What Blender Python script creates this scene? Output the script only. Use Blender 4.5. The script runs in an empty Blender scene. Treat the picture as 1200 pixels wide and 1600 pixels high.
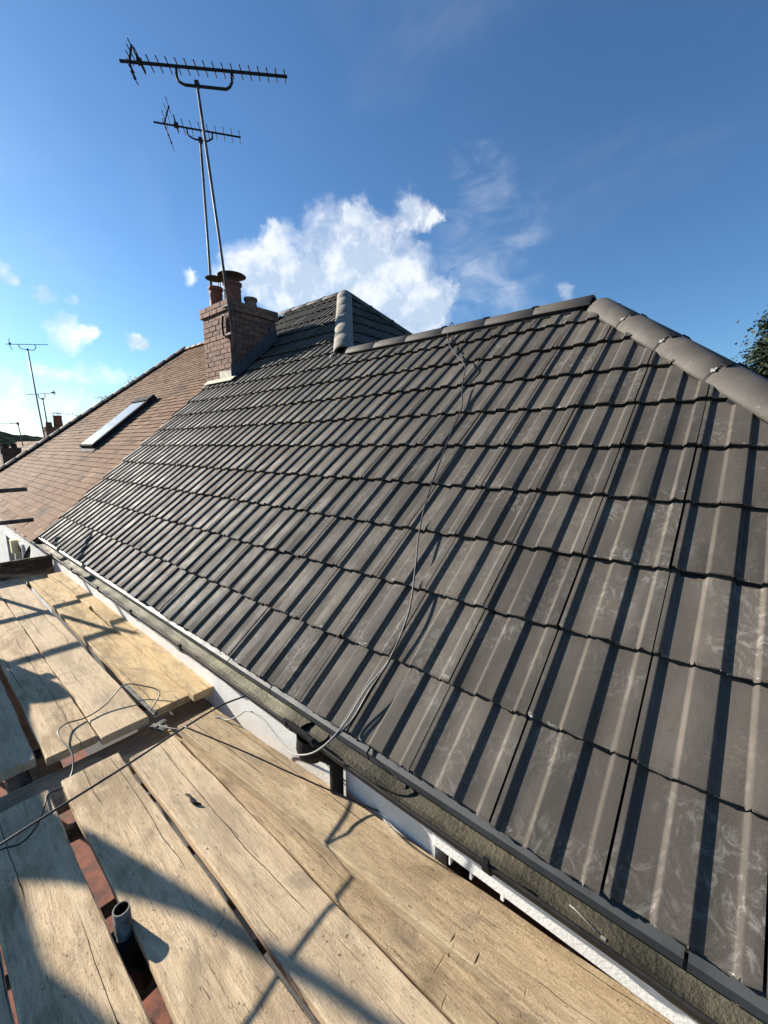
import bpy, bmesh, math, random
from mathutils import Vector, Matrix
random.seed(7)
SC = bpy.context.scene
COL = SC.collection
PI = math.pi

# ------------------------------------------------------------------ camera, sky, sun, exposure
cam = bpy.data.cameras.new('camera')
cam.sensor_fit = 'VERTICAL'; cam.sensor_height = 24.0; cam.lens = 24.0 * 642.68 / 1600
cam.clip_start = 0.02; cam.clip_end = 6000
camo = bpy.data.objects.new('camera', cam); COL.objects.link(camo)
camo.rotation_euler = (1.4066, 0.0022, 0.7069)
camo.location = (0.4465, -0.9992, 1.1056)
SC.camera = camo

SUN = Vector((-1.0, -0.28, 0.378)).normalized()
sl = bpy.data.lights.new('sun', 'SUN'); sl.energy = 5.0; sl.angle = math.radians(0.5); sl.color = (1.0, 0.93, 0.82)
so = bpy.data.objects.new('sun', sl); COL.objects.link(so)
so.rotation_euler = SUN.to_track_quat('Z', 'Y').to_euler(); so.location = (-6, -3, 8)

SC.view_settings.view_transform = 'Standard'; SC.view_settings.look = 'None'
SC.view_settings.exposure = 1.33; SC.view_settings.gamma = 1.0

CLOUDS = [(-0.7811,0.5173,0.3497,0.0608,1.00),
          (-0.7366,0.5424,0.4041,0.0397,1.00),
          (-0.7498,0.5717,0.3332,0.0825,1.00),
          (-0.6687,0.6166,0.4154,0.0596,1.00),
          (-0.6136,0.6519,0.4456,0.0392,0.95),
          (-0.5994,0.7031,0.3826,0.0746,0.85),
          (-0.5381,0.7083,0.4570,0.0432,1.00),
          (-0.5065,0.7393,0.4437,0.0320,0.90),
          (-0.6448,0.6737,0.3610,0.0890,0.90),
          (-0.7134,0.6264,0.3142,0.0784,1.00),
          (-0.5658,0.7466,0.3500,0.0700,0.80),
          (-0.5418,0.7891,0.2894,0.0636,1.10),
          (-0.5710,0.7780,0.2622,0.0488,1.00),
          (-0.6034,0.7507,0.2690,0.0611,0.95),
          (-0.4996,0.8054,0.3190,0.0409,1.00),
          (-0.6516,0.6996,0.2933,0.0601,0.90),
          (-0.8159,0.4793,0.3235,0.0483,0.80),
          (-0.4312,0.7519,0.4988,0.0632,0.17),
          (-0.3976,0.7906,0.4657,0.0756,0.15),
          (-0.4748,0.7998,0.3671,0.0984,0.34),
          (-0.4022,0.8588,0.3172,0.0864,0.24),
          (-0.2957,0.9106,0.2887,0.0306,0.45),
          (-0.3355,0.8401,0.4262,0.0487,0.12),
          (-0.9486,0.1549,0.2761,0.0274,0.95),
          (-0.9520,0.2324,0.1993,0.0443,0.90),
          (-0.9449,0.2602,0.1988,0.0259,0.80),
          (-0.9224,0.3337,0.1944,0.0278,0.80),
          (-0.9456,0.1965,0.2595,0.0174,0.70),
          (-0.9384,0.2308,0.2571,0.0161,0.65),
          (-0.8557,0.4074,0.3191,0.0205,0.75),
          (-0.9843,0.1316,0.1176,0.0289,0.50),
          (-0.9771,0.1738,0.1230,0.0243,0.50),
          (-0.9698,0.2094,0.1253,0.0253,0.50),
          (-0.9606,0.2468,0.1276,0.0263,0.50),
          (-0.9494,0.2860,0.1298,0.0274,0.50),
          (-0.9379,0.3215,0.1303,0.0259,0.50),
          (-0.9861,0.1374,0.0937,0.0394,0.75),
          (-0.9843,0.1606,0.0735,0.0409,0.45),
          (-0.9726,0.2231,0.0654,0.0667,0.45),
          (-0.9905,0.1317,0.0389,0.0706,0.50)]

class G:
    """tiny node-graph helper"""
    def __init__(s, tree): s.t = tree; s.n = tree.nodes; s.l = tree.links
    def node(s, typ, **kw):
        n = s.n.new(typ)
        for k, v in kw.items(): setattr(n, k, v)
        return n
    def put(s, sock, v):
        if isinstance(v, bpy.types.NodeSocket): s.l.new(v, sock)
        elif v is not None:
            try: sock.default_value = v
            except Exception:
                sock.default_value = (v[0], v[1], v[2], 1.0)
    def math(s, op, a, b=None, c=None, clamp=False):
        n = s.node('ShaderNodeMath', operation=op); n.use_clamp = clamp
        s.put(n.inputs[0], a); s.put(n.inputs[1], b); s.put(n.inputs[2], c); return n.outputs[0]
    def vmath(s, op, a, b=None):
        n = s.node('ShaderNodeVectorMath', operation=op); s.put(n.inputs[0], a); s.put(n.inputs[1], b)
        return n.outputs['Value'] if op in ('DISTANCE', 'DOT_PRODUCT', 'LENGTH') else n.outputs[0]
    def scale(s, a, k):
        n = s.node('ShaderNodeVectorMath', operation='SCALE'); s.put(n.inputs[0], a); s.put(n.inputs['Scale'], k); return n.outputs[0]
    def rng(s, v, a, b, c=0.0, d=1.0, smooth=True):
        n = s.node('ShaderNodeMapRange'); n.interpolation_type = 'SMOOTHSTEP' if smooth else 'LINEAR'
        for i, x in enumerate((v, a, b, c, d)): s.put(n.inputs[i], x)
        return n.outputs[0]
    def noise(s, vec, scale=5.0, detail=4.0, rough=0.55, dist=0.0, out='Fac'):
        n = s.node('ShaderNodeTexNoise'); s.put(n.inputs['Vector'], vec)
        n.inputs['Scale'].default_value = scale; n.inputs['Detail'].default_value = detail
        n.inputs['Roughness'].default_value = rough; n.inputs['Distortion'].default_value = dist
        return n.outputs[out]
    def mapping(s, vec, scale=(1, 1, 1), rot=(0, 0, 0), loc=(0, 0, 0)):
        n = s.node('ShaderNodeMapping'); s.put(n.inputs[0], vec)
        n.inputs['Scale'].default_value = scale; n.inputs['Rotation'].default_value = rot; n.inputs['Location'].default_value = loc
        return n.outputs[0]
    def mix(s, f, a, b, mode='MIX'):
        n = s.node('ShaderNodeMix'); n.data_type = 'RGBA'; n.blend_type = mode
        s.put(n.inputs[0], f); s.put(n.inputs[6], a); s.put(n.inputs[7], b); return n.outputs[2]
    def bump(s, h, strength=0.3, dist=0.01):
        n = s.node('ShaderNodeBump'); s.put(n.inputs['Height'], h)
        n.inputs['Strength'].default_value = strength; n.inputs['Distance'].default_value = dist; return n.outputs[0]
    def attr(s, name):
        n = s.node('ShaderNodeAttribute'); n.attribute_name = name; return n

# ------------------------------------------------------------------ world: sky with clouds (all in sky directions)
W = bpy.data.worlds.new('World'); SC.world = W; W.use_nodes = True
g = G(W.node_tree)
bg = W.node_tree.nodes['Background']; bg.inputs[1].default_value = 0.053
sky = g.node('ShaderNodeTexSky', sky_type='NISHITA'); sky.sun_disc = False
sky.sun_elevation = math.asin(SUN.z); sky.sun_rotation = math.atan2(SUN.x, SUN.y)
sky.altitude = 100; sky.air_density = 1.0; sky.dust_density = 0.4; sky.ozone_density = 2.5
tc = g.node('ShaderNodeTexCoord'); D = g.vmath('NORMALIZE', tc.outputs['Generated'])
warp = g.scale(g.vmath('SUBTRACT', g.noise(D, 14, 5, 0.6, out='Color'), (0.5, 0.5, 0.5)), 0.085)
Dw = g.vmath('ADD', D, warp)
def union(sel, k):
    acc = None
    for (x, y, z, r, a) in CLOUDS:
        if not sel(a): continue
        m = g.rng(g.vmath('DISTANCE', Dw, (x, y, z)), r * 0.1, r * (k if r > 0.045 else 1.15), a, 0.0)
        inv = g.math('SUBTRACT', 1.0, m)
        acc = inv if acc is None else g.math('MULTIPLY', acc, inv)
    return g.math('SUBTRACT', 1.0, acc)
acc = union(lambda a: a > 0.5, 1.35)
acc2 = g.math('MAXIMUM', acc, union(lambda a: a <= 0.5, 1.7))
n1 = g.noise(Dw, 20, 12, 0.60)
n2 = g.noise(g.mapping(D, (8, 8, 18), rot=(0.0, 0.35, 0.4)), 1.0, 8, 0.60, 0.8)
dens = g.math('ADD', acc, g.math('MULTIPLY', g.math('SUBTRACT', n1, 0.5), 1.7))
gate = g.rng(acc, 0.14, 0.34)
dens = g.math('MULTIPLY', g.rng(dens, 0.20, 1.0), gate)
thin = g.math('MULTIPLY', g.rng(g.math('ADD', acc2, g.math('MULTIPLY', g.math('SUBTRACT', n2, 0.5), 1.3)), 0.05, 0.9), 0.60)
thin = g.math('MULTIPLY', thin, g.rng(acc2, 0.02, 0.30))
# high cirrus veil, stretched
ci = g.noise(g.mapping(D, (1.2, 3.4, 4.0), rot=(0.3, 0.2, 0.5)), 1.0, 5, 0.5, 0.6)
veil = g.math('MULTIPLY', g.rng(ci, 0.50, 0.95), 0.12)
# haze of thin white near the horizon
sepz = g.node('ShaderNodeSeparateXYZ'); g.put(sepz.inputs[0], D)
low = g.math('MULTIPLY', g.rng(sepz.outputs[2], -0.02, 0.14, 0.38, 0.0), g.rng(g.noise(g.mapping(D, (3, 3, 20)), 1.0, 6, 0.6), 0.3, 0.6))
soft = g.math('MAXIMUM', g.math('MAXIMUM', thin, veil), low)
fac = g.math('MAXIMUM', dens, soft)
shade = g.rng(g.noise(g.vmath('ADD', D, (0.025, 0.012, -0.03)), 15, 8, 0.55), 0.34, 0.62)
core = g.rng(g.math('ADD', acc, g.math('MULTIPLY', g.math('SUBTRACT', n1, 0.5), 1.2)), 0.62, 1.15)
shade = g.math('SUBTRACT', shade, g.math('MULTIPLY', core, 0.45), None, True)
ccol = g.mix(shade, (4.0, 4.7, 5.5, 1), (8.0, 7.9, 7.7, 1))
tint = g.mix(1.0, sky.outputs[0], (0.70, 1.0, 1.25, 1), mode='MULTIPLY')
ccol = g.mix(1.0, ccol, g.mix(1.0, tint, (0.22, 0.22, 0.22, 1), mode='MULTIPLY'), mode='ADD')
skyc = g.mix(fac, tint, ccol)
g.l.new(skyc, bg.inputs[0])

# ------------------------------------------------------------------ helpers: tags, meshes
def tag(o, label=None, cat=None, group=None, kind=None):
    if label: o['label'] = label
    if cat: o['category'] = cat
    if group: o['group'] = group
    if kind: o['kind'] = kind
    return o
def empty(name, loc, label, cat, group=None):
    o = bpy.data.objects.new(name, None); o.location = loc; o.empty_display_size = 0.2
    COL.objects.link(o); return tag(o, label, cat, group)

class MB:
    """collects geometry for one mesh; per-face 'tint' value and optional uv"""
    def __init__(s): s.v = []; s.f = []; s.m = []; s.t = []; s.uv = []; s.sm = []
    def face(s, idx, mat=0, tint=0.5, uv=None, smooth=False):
        s.f.append(tuple(idx)); s.m.append(mat); s.t.append(tint); s.uv.append(uv); s.sm.append(smooth)
    def quad(s, a, b, c, d, mat=0, tint=0.5, uv=None):
        i = len(s.v); s.v += [tuple(a), tuple(b), tuple(c), tuple(d)]; s.face((i, i + 1, i + 2, i + 3), mat, tint, uv)
    def box(s, c, d, rot=None, mat=0, tint=0.5, bev=0.0):
        hx, hy, hz = d[0] / 2, d[1] / 2, d[2] / 2; c = Vector(c)
        R = rot if rot is not None else Matrix.Identity(3)
        if bev <= 0:
            P = [(-hx, -hy, -hz), (hx, -hy, -hz), (hx, hy, -hz), (-hx, hy, -hz), (-hx, -hy, hz), (hx, -hy, hz), (hx, hy, hz), (-hx, hy, hz)]
            i = len(s.v); s.v += [tuple(c + R @ Vector(p)) for p in P]
            for f in ((3, 2, 1, 0), (4, 5, 6, 7), (0, 1, 5, 4), (1, 2, 6, 5), (2, 3, 7, 6), (3, 0, 4, 7)): s.face([i + k for k in f], mat, tint)
        else:
            bm = bmesh.new(); bmesh.ops.create_cube(bm, size=1)
            for v in bm.verts: v.co = Vector((v.co.x * d[0], v.co.y * d[1], v.co.z * d[2]))
            bmesh.ops.bevel(bm, geom=list(bm.edges), offset=bev, segments=2, affect='EDGES', profile=0.6)
            i = len(s.v); bm.verts.index_update()
            s.v += [tuple(c + R @ v.co) for v in bm.verts]
            for f in bm.faces: s.face([i + v.index for v in f.verts], mat, tint)
            bm.free()
    def tube(s, pts, r, seg=10, mat=0, tint=0.5, caps=True, inner=None):
        """sweep a circle along a polyline; r may be a list"""
        pts = [Vector(p) for p in pts]; n = len(pts); rr = r if isinstance(r, (list, tuple)) else [r] * n
        i0 = len(s.v); up = Vector((0, 0, 1)); prev = None
        for k, p in enumerate(pts):
            t = (pts[min(k + 1, n - 1)] - pts[max(k - 1, 0)]).normalized()
            if prev is None:
                a = up if abs(t.z) < 0.9 else Vector((1, 0, 0)); x = t.cross(a).normalized()
            else:
                x = (prev - t * prev.dot(t)).normalized()
            prev = x; y = t.cross(x)
            for j in range(seg):
                th = 2 * PI * j / seg; s.v.append(tuple(p + (x * math.cos(th) + y * math.sin(th)) * rr[k]))
        for k in range(n - 1):
            for j in range(seg):
                a = i0 + k * seg + j; b = i0 + k * seg + (j + 1) % seg
                s.face((a, b, b + seg, a + seg), mat, tint, None, True)
        if caps:
            s.face([i0 + j for j in range(seg)][::-1], mat, tint); s.face([i0 + (n - 1) * seg + j for j in range(seg)], mat, tint)
    def lathe(s, prof, c=(0, 0, 0), seg=28, mat=0, tint=0.5):
        c = Vector(c); i0 = len(s.v); n = len(prof)
        for (r, z) in prof:
            for j in range(seg):
                th = 2 * PI * j / seg; s.v.append((c.x + r * math.cos(th), c.y + r * math.sin(th), c.z + z))
        for k in range(n - 1):
            for j in range(seg):
                a = i0 + k * seg + j; b = i0 + k * seg + (j + 1) % seg
                s.face((a, b, b + seg, a + seg), mat, tint, None, True)
    def build(s, name, mats, parent=None, loc=None, clips=(), smooth_angle=None):
        me = bpy.data.meshes.new(name)
        off = Vector(loc) if loc is not None else Vector((0, 0, 0))
        me.from_pydata([tuple(Vector(v) - off) for v in s.v], [], s.f)
        for m in (mats if isinstance(mats, (list, tuple)) else [mats]): me.materials.append(m)
        at = me.attributes.new('tint', 'FLOAT', 'FACE')
        at.data.foreach_set('value', s.t)
        me.polygons.foreach_set('material_index', s.m)
        me.polygons.foreach_set('use_smooth', s.sm)
        if any(u is not None for u in s.uv):
            ul = me.uv_layers.new(name='UVMap'); k = 0
            for p, u in zip(me.polygons, s.uv):
                for q in range(p.loop_total): ul.data[p.loop_start + q].uv = u[q] if u else (0.5, 0.5)
        if clips:
            bm = bmesh.new(); bm.from_mesh(me)
            for co, no in clips:
                bmesh.ops.bisect_plane(bm, geom=list(bm.verts) + list(bm.edges) + list(bm.faces), plane_co=Vector(co) - off, plane_no=no, clear_outer=True, dist=1e-5)
            bm.to_mesh(me); bm.free()
        me.update()
        o = bpy.data.objects.new(name, me); o.location = off; COL.objects.link(o)
        if parent is not None:
            o.parent = parent
            o.location = off - parent_world(parent)
        return o
def parent_world(p):
    v = Vector((0, 0, 0))
    while p is not None: v = v + p.location; p = p.parent
    return v
def rotz(a): return Matrix.Rotation(a, 3, 'Z')

# ------------------------------------------------------------------ materials
def mat(name):
    m = bpy.data.materials.new(name); m.use_nodes = True
    g = G(m.node_tree); b = m.node_tree.nodes['Principled BSDF']
    return m, g, b
def objco(g): return g.node('ShaderNodeTexCoord').outputs['Object']
def simple(name, col, rough=0.6, var=0.25, scale=12.0, metal=0.0, bump=0.15, spec=0.5, bscale=90):
    m, g, b = mat(name); c = objco(g)
    n = g.noise(c, scale, 6, 0.6)
    lo = tuple(x * (1 - var) for x in col) + (1,); hi = tuple(min(1, x * (1 + var)) for x in col) + (1,)
    g.put(b.inputs['Base Color'], g.mix(g.rng(n, 0.3, 0.7), lo, hi))
    g.put(b.inputs['Roughness'], g.rng(n, 0.2, 0.8, max(0.02, rough - 0.1), min(1, rough + 0.1)))
    b.inputs['Metallic'].default_value = metal; b.inputs['Specular IOR Level'].default_value = spec
    if bump: g.put(b.inputs['Normal'], g.bump(g.noise(c, bscale, 4, 0.6), bump, 0.004))
    return m

def m_concrete_tile():
    m, g, b = mat('dark_concrete_tile')
    uv = g.node('ShaderNodeUVMap').outputs[0]; su = g.node('ShaderNodeSeparateXYZ'); g.put(su.inputs[0], uv)
    t = g.attr('tint').outputs['Fac']
    c = objco(g); off = g.node('ShaderNodeCombineXYZ'); g.put(off.inputs[0], g.math('MULTIPLY', t, 37.0)); g.put(off.inputs[1], g.math('MULTIPLY', t, 91.0))
    cc = g.vmath('ADD', c, off.outputs[0])
    base = g.mix(t, (0.050, 0.043, 0.036, 1), (0.096, 0.083, 0.069, 1))
    cl = g.noise(cc, 7, 5, 0.6)
    base = g.mix(g.rng(cl, 0.35, 0.7), base, g.mix(0.5, base, (0.058, 0.050, 0.047, 1)))
    # chalky scuffs: swirly smears in patches
    sw = g.noise(g.mapping(cc, (1, 0.75, 0.75)), 17, 6, 0.66, 2.6)
    patch = g.rng(g.noise(cc, 4.5, 3, 0.5), 0.44, 0.62)
    pt = g.rng(g.math('FRACT', g.math('MULTIPLY', t, 13.7)), 0.1, 0.9, 0.25, 1.0)
    sc = g.math('MULTIPLY', g.math('MULTIPLY', g.rng(sw, 0.46, 0.70), patch), pt)
    dust = g.math('MULTIPLY', g.rng(g.noise(g.mapping(cc, (9, 2.2, 2.2)), 1.0, 6, 0.65), 0.48, 0.72), 0.40)
    base = g.mix(dust, base, (0.125, 0.113, 0.098, 1))
    base = g.mix(g.math('MULTIPLY', sc, 0.75), base, (0.215, 0.20, 0.178, 1))
    # fine scratches
    fs = g.rng(g.noise(g.mapping(cc, (14, 150, 150), rot=(0, 0, 0.9)), 1.0, 3, 0.6), 0.66, 0.78)
    base = g.mix(g.math('MULTIPLY', g.math('MULTIPLY', fs, patch), 0.35), base, (0.25, 0.24, 0.22, 1))
    # white flecks painted as mortar specks and wet glints, just above the front edge
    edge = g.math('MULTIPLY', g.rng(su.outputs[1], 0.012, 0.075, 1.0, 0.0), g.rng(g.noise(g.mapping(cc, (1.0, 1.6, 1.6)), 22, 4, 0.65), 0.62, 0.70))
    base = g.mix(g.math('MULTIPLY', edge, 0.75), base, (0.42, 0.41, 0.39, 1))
    # sandy speckle
    sp = g.noise(cc, 420, 2, 0.5)
    base = g.mix(g.math('MULTIPLY', g.rng(sp, 0.52, 0.75), 0.35), base, (0.16, 0.14, 0.125, 1))
    sp2 = g.noise(cc, 95, 2, 0.5)
    base = g.mix(g.math('MULTIPLY', g.rng(sp2, 0.70, 0.76), 0.5), base, (0.028, 0.024, 0.023, 1))
    g.put(b.inputs['Base Color'], base)
    g.put(b.inputs['Roughness'], g.rng(cl, 0.3, 0.7, 0.66, 0.82)); b.inputs['Specular IOR Level'].default_value = 0.16
    h = g.math('ADD', g.math('MULTIPLY', sp, 0.6), g.math('MULTIPLY', g.noise(cc, 60, 4, 0.6), 0.7))
    g.put(b.inputs['Normal'], g.bump(h, 0.22, 0.004))
    return m
def m_tile_edge():
    m, g, b = mat('shaded_broken_edge'); c = objco(g)  # front edge colour darkened to deepen the shade under each course
    n = g.noise(c, 130, 5, 0.7)
    g.put(b.inputs['Base Color'], g.mix(g.rng(n, 0.4, 0.7), (0.010, 0.009, 0.008, 1), (0.034, 0.029, 0.026, 1)))
    b.inputs['Roughness'].default_value = 0.9
    g.put(b.inputs['Normal'], g.bump(n, 0.9, 0.01)); return m
def m_ridge(name, c0, c1, rough=0.5):
    m, g, b = mat(name); c = objco(g); oi = g.node('ShaderNodeObjectInfo').outputs['Random']
    cc = g.vmath('ADD', c, g.scale(g.vmath('ADD', (1, 2, 3), (0, 0, 0)), g.math('MULTIPLY', oi, 20.0)))
    n = g.noise(cc, 6, 6, 0.6); sp = g.noise(cc, 330, 2, 0.5)
    base = g.mix(g.rng(n, 0.35, 0.65), c0 + (1,), c1 + (1,))
    ch = g.math('MULTIPLY', g.rng(g.noise(cc, 26, 4, 0.6, 2.0), 0.60, 0.70), g.rng(g.noise(cc, 5, 2, 0.5), 0.5, 0.65))
    base = g.mix(g.math('MULTIPLY', ch, 0.45), base, (0.24, 0.22, 0.20, 1))
    base = g.mix(g.math('MULTIPLY', g.rng(sp, 0.5, 0.75), 0.35), base, (0.15, 0.13, 0.12, 1))
    g.put(b.inputs['Base Color'], base); b.inputs['Roughness'].default_value = rough; b.inputs['Specular IOR Level'].default_value = 0.3
    g.put(b.inputs['Normal'], g.bump(sp, 0.25, 0.003)); return m
def m_plain_tile():
    m, g, b = mat('brown_clay_tile'); t = g.attr('tint').outputs['Fac']; c = objco(g)
    cr = g.node('ShaderNodeValToRGB'); g.put(cr.inputs[0], t)
    e = cr.color_ramp.elements; e[0].color = (0.092, 0.054, 0.037, 1); e[0].position = 0; e[1].color = (0.265, 0.165, 0.100, 1); e[1].position = 1
    for p, col in ((0.25, (0.165, 0.094, 0.057, 1)), (0.55, (0.190, 0.110, 0.066, 1)), (0.8, (0.210, 0.130, 0.082, 1))):
        k = e.new(p); k.color = col
    n = g.noise(c, 1.3, 6, 0.65); base = g.mix(g.rng(n, 0.52, 0.72), cr.outputs[0], (0.070, 0.054, 0.043, 1))
    li = g.rng(g.noise(c, 34, 5, 0.7), 0.58, 0.72); base = g.mix(g.math('MULTIPLY', li, 0.5), base, (0.34, 0.30, 0.22, 1))
    g.put(b.inputs['Base Color'], base); b.inputs['Roughness'].default_value = 0.9; b.inputs['Specular IOR Level'].default_value = 0.08
    g.put(b.inputs['Normal'], g.bump(g.noise(c, 60, 4, 0.6), 0.45, 0.006)); return m
def m_brick():
    m, g, b = mat('weathered_brick'); t = g.attr('tint').outputs['Fac']; c = objco(g)
    base = g.mix(t, (0.120, 0.046, 0.030, 1), (0.235, 0.110, 0.070, 1))
    n = g.noise(c, 22, 6, 0.7); base = g.mix(g.rng(n, 0.48, 0.66), base, (0.075, 0.040, 0.030, 1))
    w = g.rng(g.noise(g.vmath('ADD', c, (3, 1, 2)), 45, 5, 0.7, 0.8), 0.55, 0.66); base = g.mix(g.math('MULTIPLY', w, 0.85), base, (0.50, 0.37, 0.27, 1))
    g.put(b.inputs['Base Color'], base); b.inputs['Roughness'].default_value = 0.9
    g.put(b.inputs['Normal'], g.bump(n, 0.7, 0.012)); return m
def m_wood(name, light, dark, grey=0.3, cross=0.0):
    m, g, b = mat(name); c0 = objco(g); r = g.node('ShaderNodeObjectInfo').outputs['Random']
    off = g.node('ShaderNodeCombineXYZ'); g.put(off.inputs[0], g.math('MULTIPLY', r, 53.0)); g.put(off.inputs[1], g.math('MULTIPLY', r, 17.0))
    c = g.vmath('ADD', c0, off.outputs[0])
    gr = g.noise(g.mapping(c, (2.6, 34, 34)), 1.0, 9, 0.68, 1.2)
    gr2 = g.noise(g.mapping(c, (9, 190, 190)), 1.0, 5, 0.65, 0.4)
    grit = g.noise(g.mapping(c, (1, 1.6, 1.6)), 150, 4, 0.7)
    st = g.noise(g.mapping(c, (2.2, 5.5, 5.5)), 1.0, 8, 0.68, 0.6)
    base = g.mix(g.rng(gr, 0.30, 0.70), dark + (1,), light + (1,))
    base = g.mix(g.math('MULTIPLY', g.rng(gr2, 0.52, 0.72), 0.40), base, tuple(x * 0.45 for x in dark) + (1,))
    base = g.mix(g.math('MULTIPLY', g.rng(grit, 0.50, 0.68), 0.42), base, tuple(x * 0.62 for x in dark) + (1,))
    base = g.mix(g.math('MULTIPLY', g.rng(g.math('SUBTRACT', 1.0, grit), 0.52, 0.68), 0.35), base, (0.66, 0.56, 0.41, 1))
    base = g.mix(g.math('MULTIPLY', g.rng(st, 0.46, 0.64), 0.80), base, tuple(x * 0.58 for x in dark) + (1,))
    fib = g.noise(g.mapping(c, (14, 75, 75)), 1.0, 6, 0.7, 1.0)
    base = g.mix(g.math('MULTIPLY', g.rng(fib, 0.50, 0.70), 0.55), base, tuple(x * 0.50 for x in dark) + (1,))
    smud = g.rng(g.noise(g.mapping(g.vmath('ADD', c, (5, 2, 7)), (3.5, 6, 6)), 1.0, 8, 0.72, 0.9), 0.51, 0.70)
    base = g.mix(g.math('MULTIPLY', smud, 0.70), base, (0.15, 0.125, 0.10, 1))
    pale = g.rng(g.noise(g.mapping(g.vmath('ADD', c, (9, 4, 0)), (1.6, 6, 6)), 1.0, 7, 0.65), 0.50, 0.68)
    base = g.mix(g.math('MULTIPLY', pale, 0.50), base, (0.74, 0.60, 0.40, 1))
    pink = g.rng(g.noise(g.mapping(g.vmath('ADD', c, (3, 8, 0)), (1.2, 3, 3)), 1.0, 6, 0.6), 0.52, 0.68)
    base = g.mix(g.math('MULTIPLY', pink, 0.30), base, (0.50, 0.33, 0.22, 1))
    base = g.mix(g.math('MULTIPLY', r, grey), base, (0.56, 0.45, 0.315, 1))
    # faint band-saw marks in patches
    saw = g.node('ShaderNodeTexWave', wave_type='BANDS', bands_direction='X'); g.put(saw.inputs['Vector'], g.mapping(c, (1, 0.3, 1))); saw.inputs['Scale'].default_value = 34; saw.inputs['Distortion'].default_value = 7; saw.inputs['Detail'].default_value = 4; saw.inputs['Detail Scale'].default_value = 2.5
    sawm = g.math('MULTIPLY', g.math('MULTIPLY', saw.outputs['Fac'], gr2), g.rng(g.noise(c, 3.0, 4, 0.6), 0.46, 0.66))
    base = g.mix(g.math('MULTIPLY', sawm, 0.30), base, (0.20, 0.15, 0.10, 1))
    # drying cracks along the grain
    wv = g.node('ShaderNodeTexWave', wave_type='BANDS', bands_direction='Y'); g.put(wv.inputs['Vector'], g.vmath('ADD', c, g.scale(g.vmath('SUBTRACT', g.noise(g.mapping(c, (1.1, 4, 4)), 1.0, 5, 0.55, out='Color'), (0.5, 0.5, 0.5)), 0.09)))
    wv.inputs['Scale'].default_value = 2.9; wv.inputs['Distortion'].default_value = 0.0
    cm = g.rng(g.noise(g.mapping(c, (0.9, 7, 7)), 1.0, 3, 0.5), 0.48, 0.53)
    crack = g.math('MULTIPLY', g.rng(wv.outputs['Fac'], 0.9986, 0.9998), cm)
    # scuffs and scratches at a slant
    s1 = g.rng(g.noise(g.mapping(c, (5, 120, 40), rot=(0, 0, 0.75)), 1.0, 4, 0.65), 0.65, 0.73)
    s2 = g.rng(g.noise(g.mapping(c, (7, 130, 40), rot=(0, 0, -0.45)), 1.0, 4, 0.65), 0.66, 0.74)
    s3 = g.rng(g.noise(g.mapping(c, (4, 90, 40), rot=(0, 0, 1.45)), 1.0, 4, 0.65), 0.67, 0.74)
    scr = g.math('MULTIPLY', g.math('MAXIMUM', g.math('MAXIMUM', s1, s2), s3), g.rng(g.noise(c, 3.4, 4, 0.6), 0.42, 0.58))
    sp = g.math('MULTIPLY', g.rng(g.noise(g.mapping(c, (1, 1.8, 1.8)), 46, 4, 0.65), 0.64, 0.70), g.rng(g.noise(c, 4.5, 2, 0.5), 0.40, 0.60))
    ds = g.math('MULTIPLY', g.rng(g.noise(g.mapping(c, (16, 90, 90)), 1.0, 3, 0.6), 0.68, 0.74), 0.8)
    vo = g.node('ShaderNodeTexVoronoi'); g.put(vo.inputs['Vector'], g.mapping(c, (1.7, 5.2, 5.2))); vo.inputs['Scale'].default_value = 1.0
    kn = g.rng(g.math('ADD', vo.outputs['Distance'], g.math('MULTIPLY', g.noise(c, 30, 3, 0.6), 0.09)), 0.085, 0.15, 1.0, 0.0)
    splash = g.rng(g.noise(g.vmath('ADD', c, (2, 7, 1)), 8, 7, 0.68, 0.8), 0.665, 0.69)
    base = g.mix(g.math('MULTIPLY', kn, 0.6), base, (0.13, 0.08, 0.05, 1))
    base = g.mix(g.math('MULTIPLY', splash, 0.75), base, (0.17, 0.165, 0.155, 1))
    base = g.mix(g.math('MULTIPLY', scr, 0.65), base, (0.09, 0.065, 0.045, 1))
    base = g.mix(g.math('MULTIPLY', g.math('MAXIMUM', sp, ds), 0.75), base, (0.07, 0.05, 0.036, 1))
    if cross:
        xm = g.rng(g.noise(g.mapping(c, (3.5, 6, 6)), 1.0, 3, 0.5), 0.50, 0.60)
        xc = g.rng(g.noise(g.mapping(c, (64, 5.5, 5.5), rot=(0, 0, 0.12)), 1.0, 2, 0.5), 0.695, 0.735)
        crack = g.math('MAXIMUM', crack, g.math('MULTIPLY', g.math('MULTIPLY', xc, xm), cross))
    base = g.mix(crack, base, (0.025, 0.018, 0.013, 1))
    g.put(b.inputs['Base Color'], base); b.inputs['Roughness'].default_value = 0.88; b.inputs['Specular IOR Level'].default_value = 0.15
    h = g.math('ADD', g.math('MULTIPLY', gr, 0.5), g.math('ADD', g.math('MULTIPLY', gr2, 0.35), g.math('MULTIPLY', grit, 0.35)))
    h = g.math('ADD', h, g.math('MULTIPLY', fib, 0.5))
    h = g.math('SUBTRACT', h, g.math('MULTIPLY', g.math('ADD', crack, g.math('ADD', scr, sp)), 0.6))
    g.put(b.inputs['Normal'], g.bump(h, 0.95, 0.007)); return m
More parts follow.
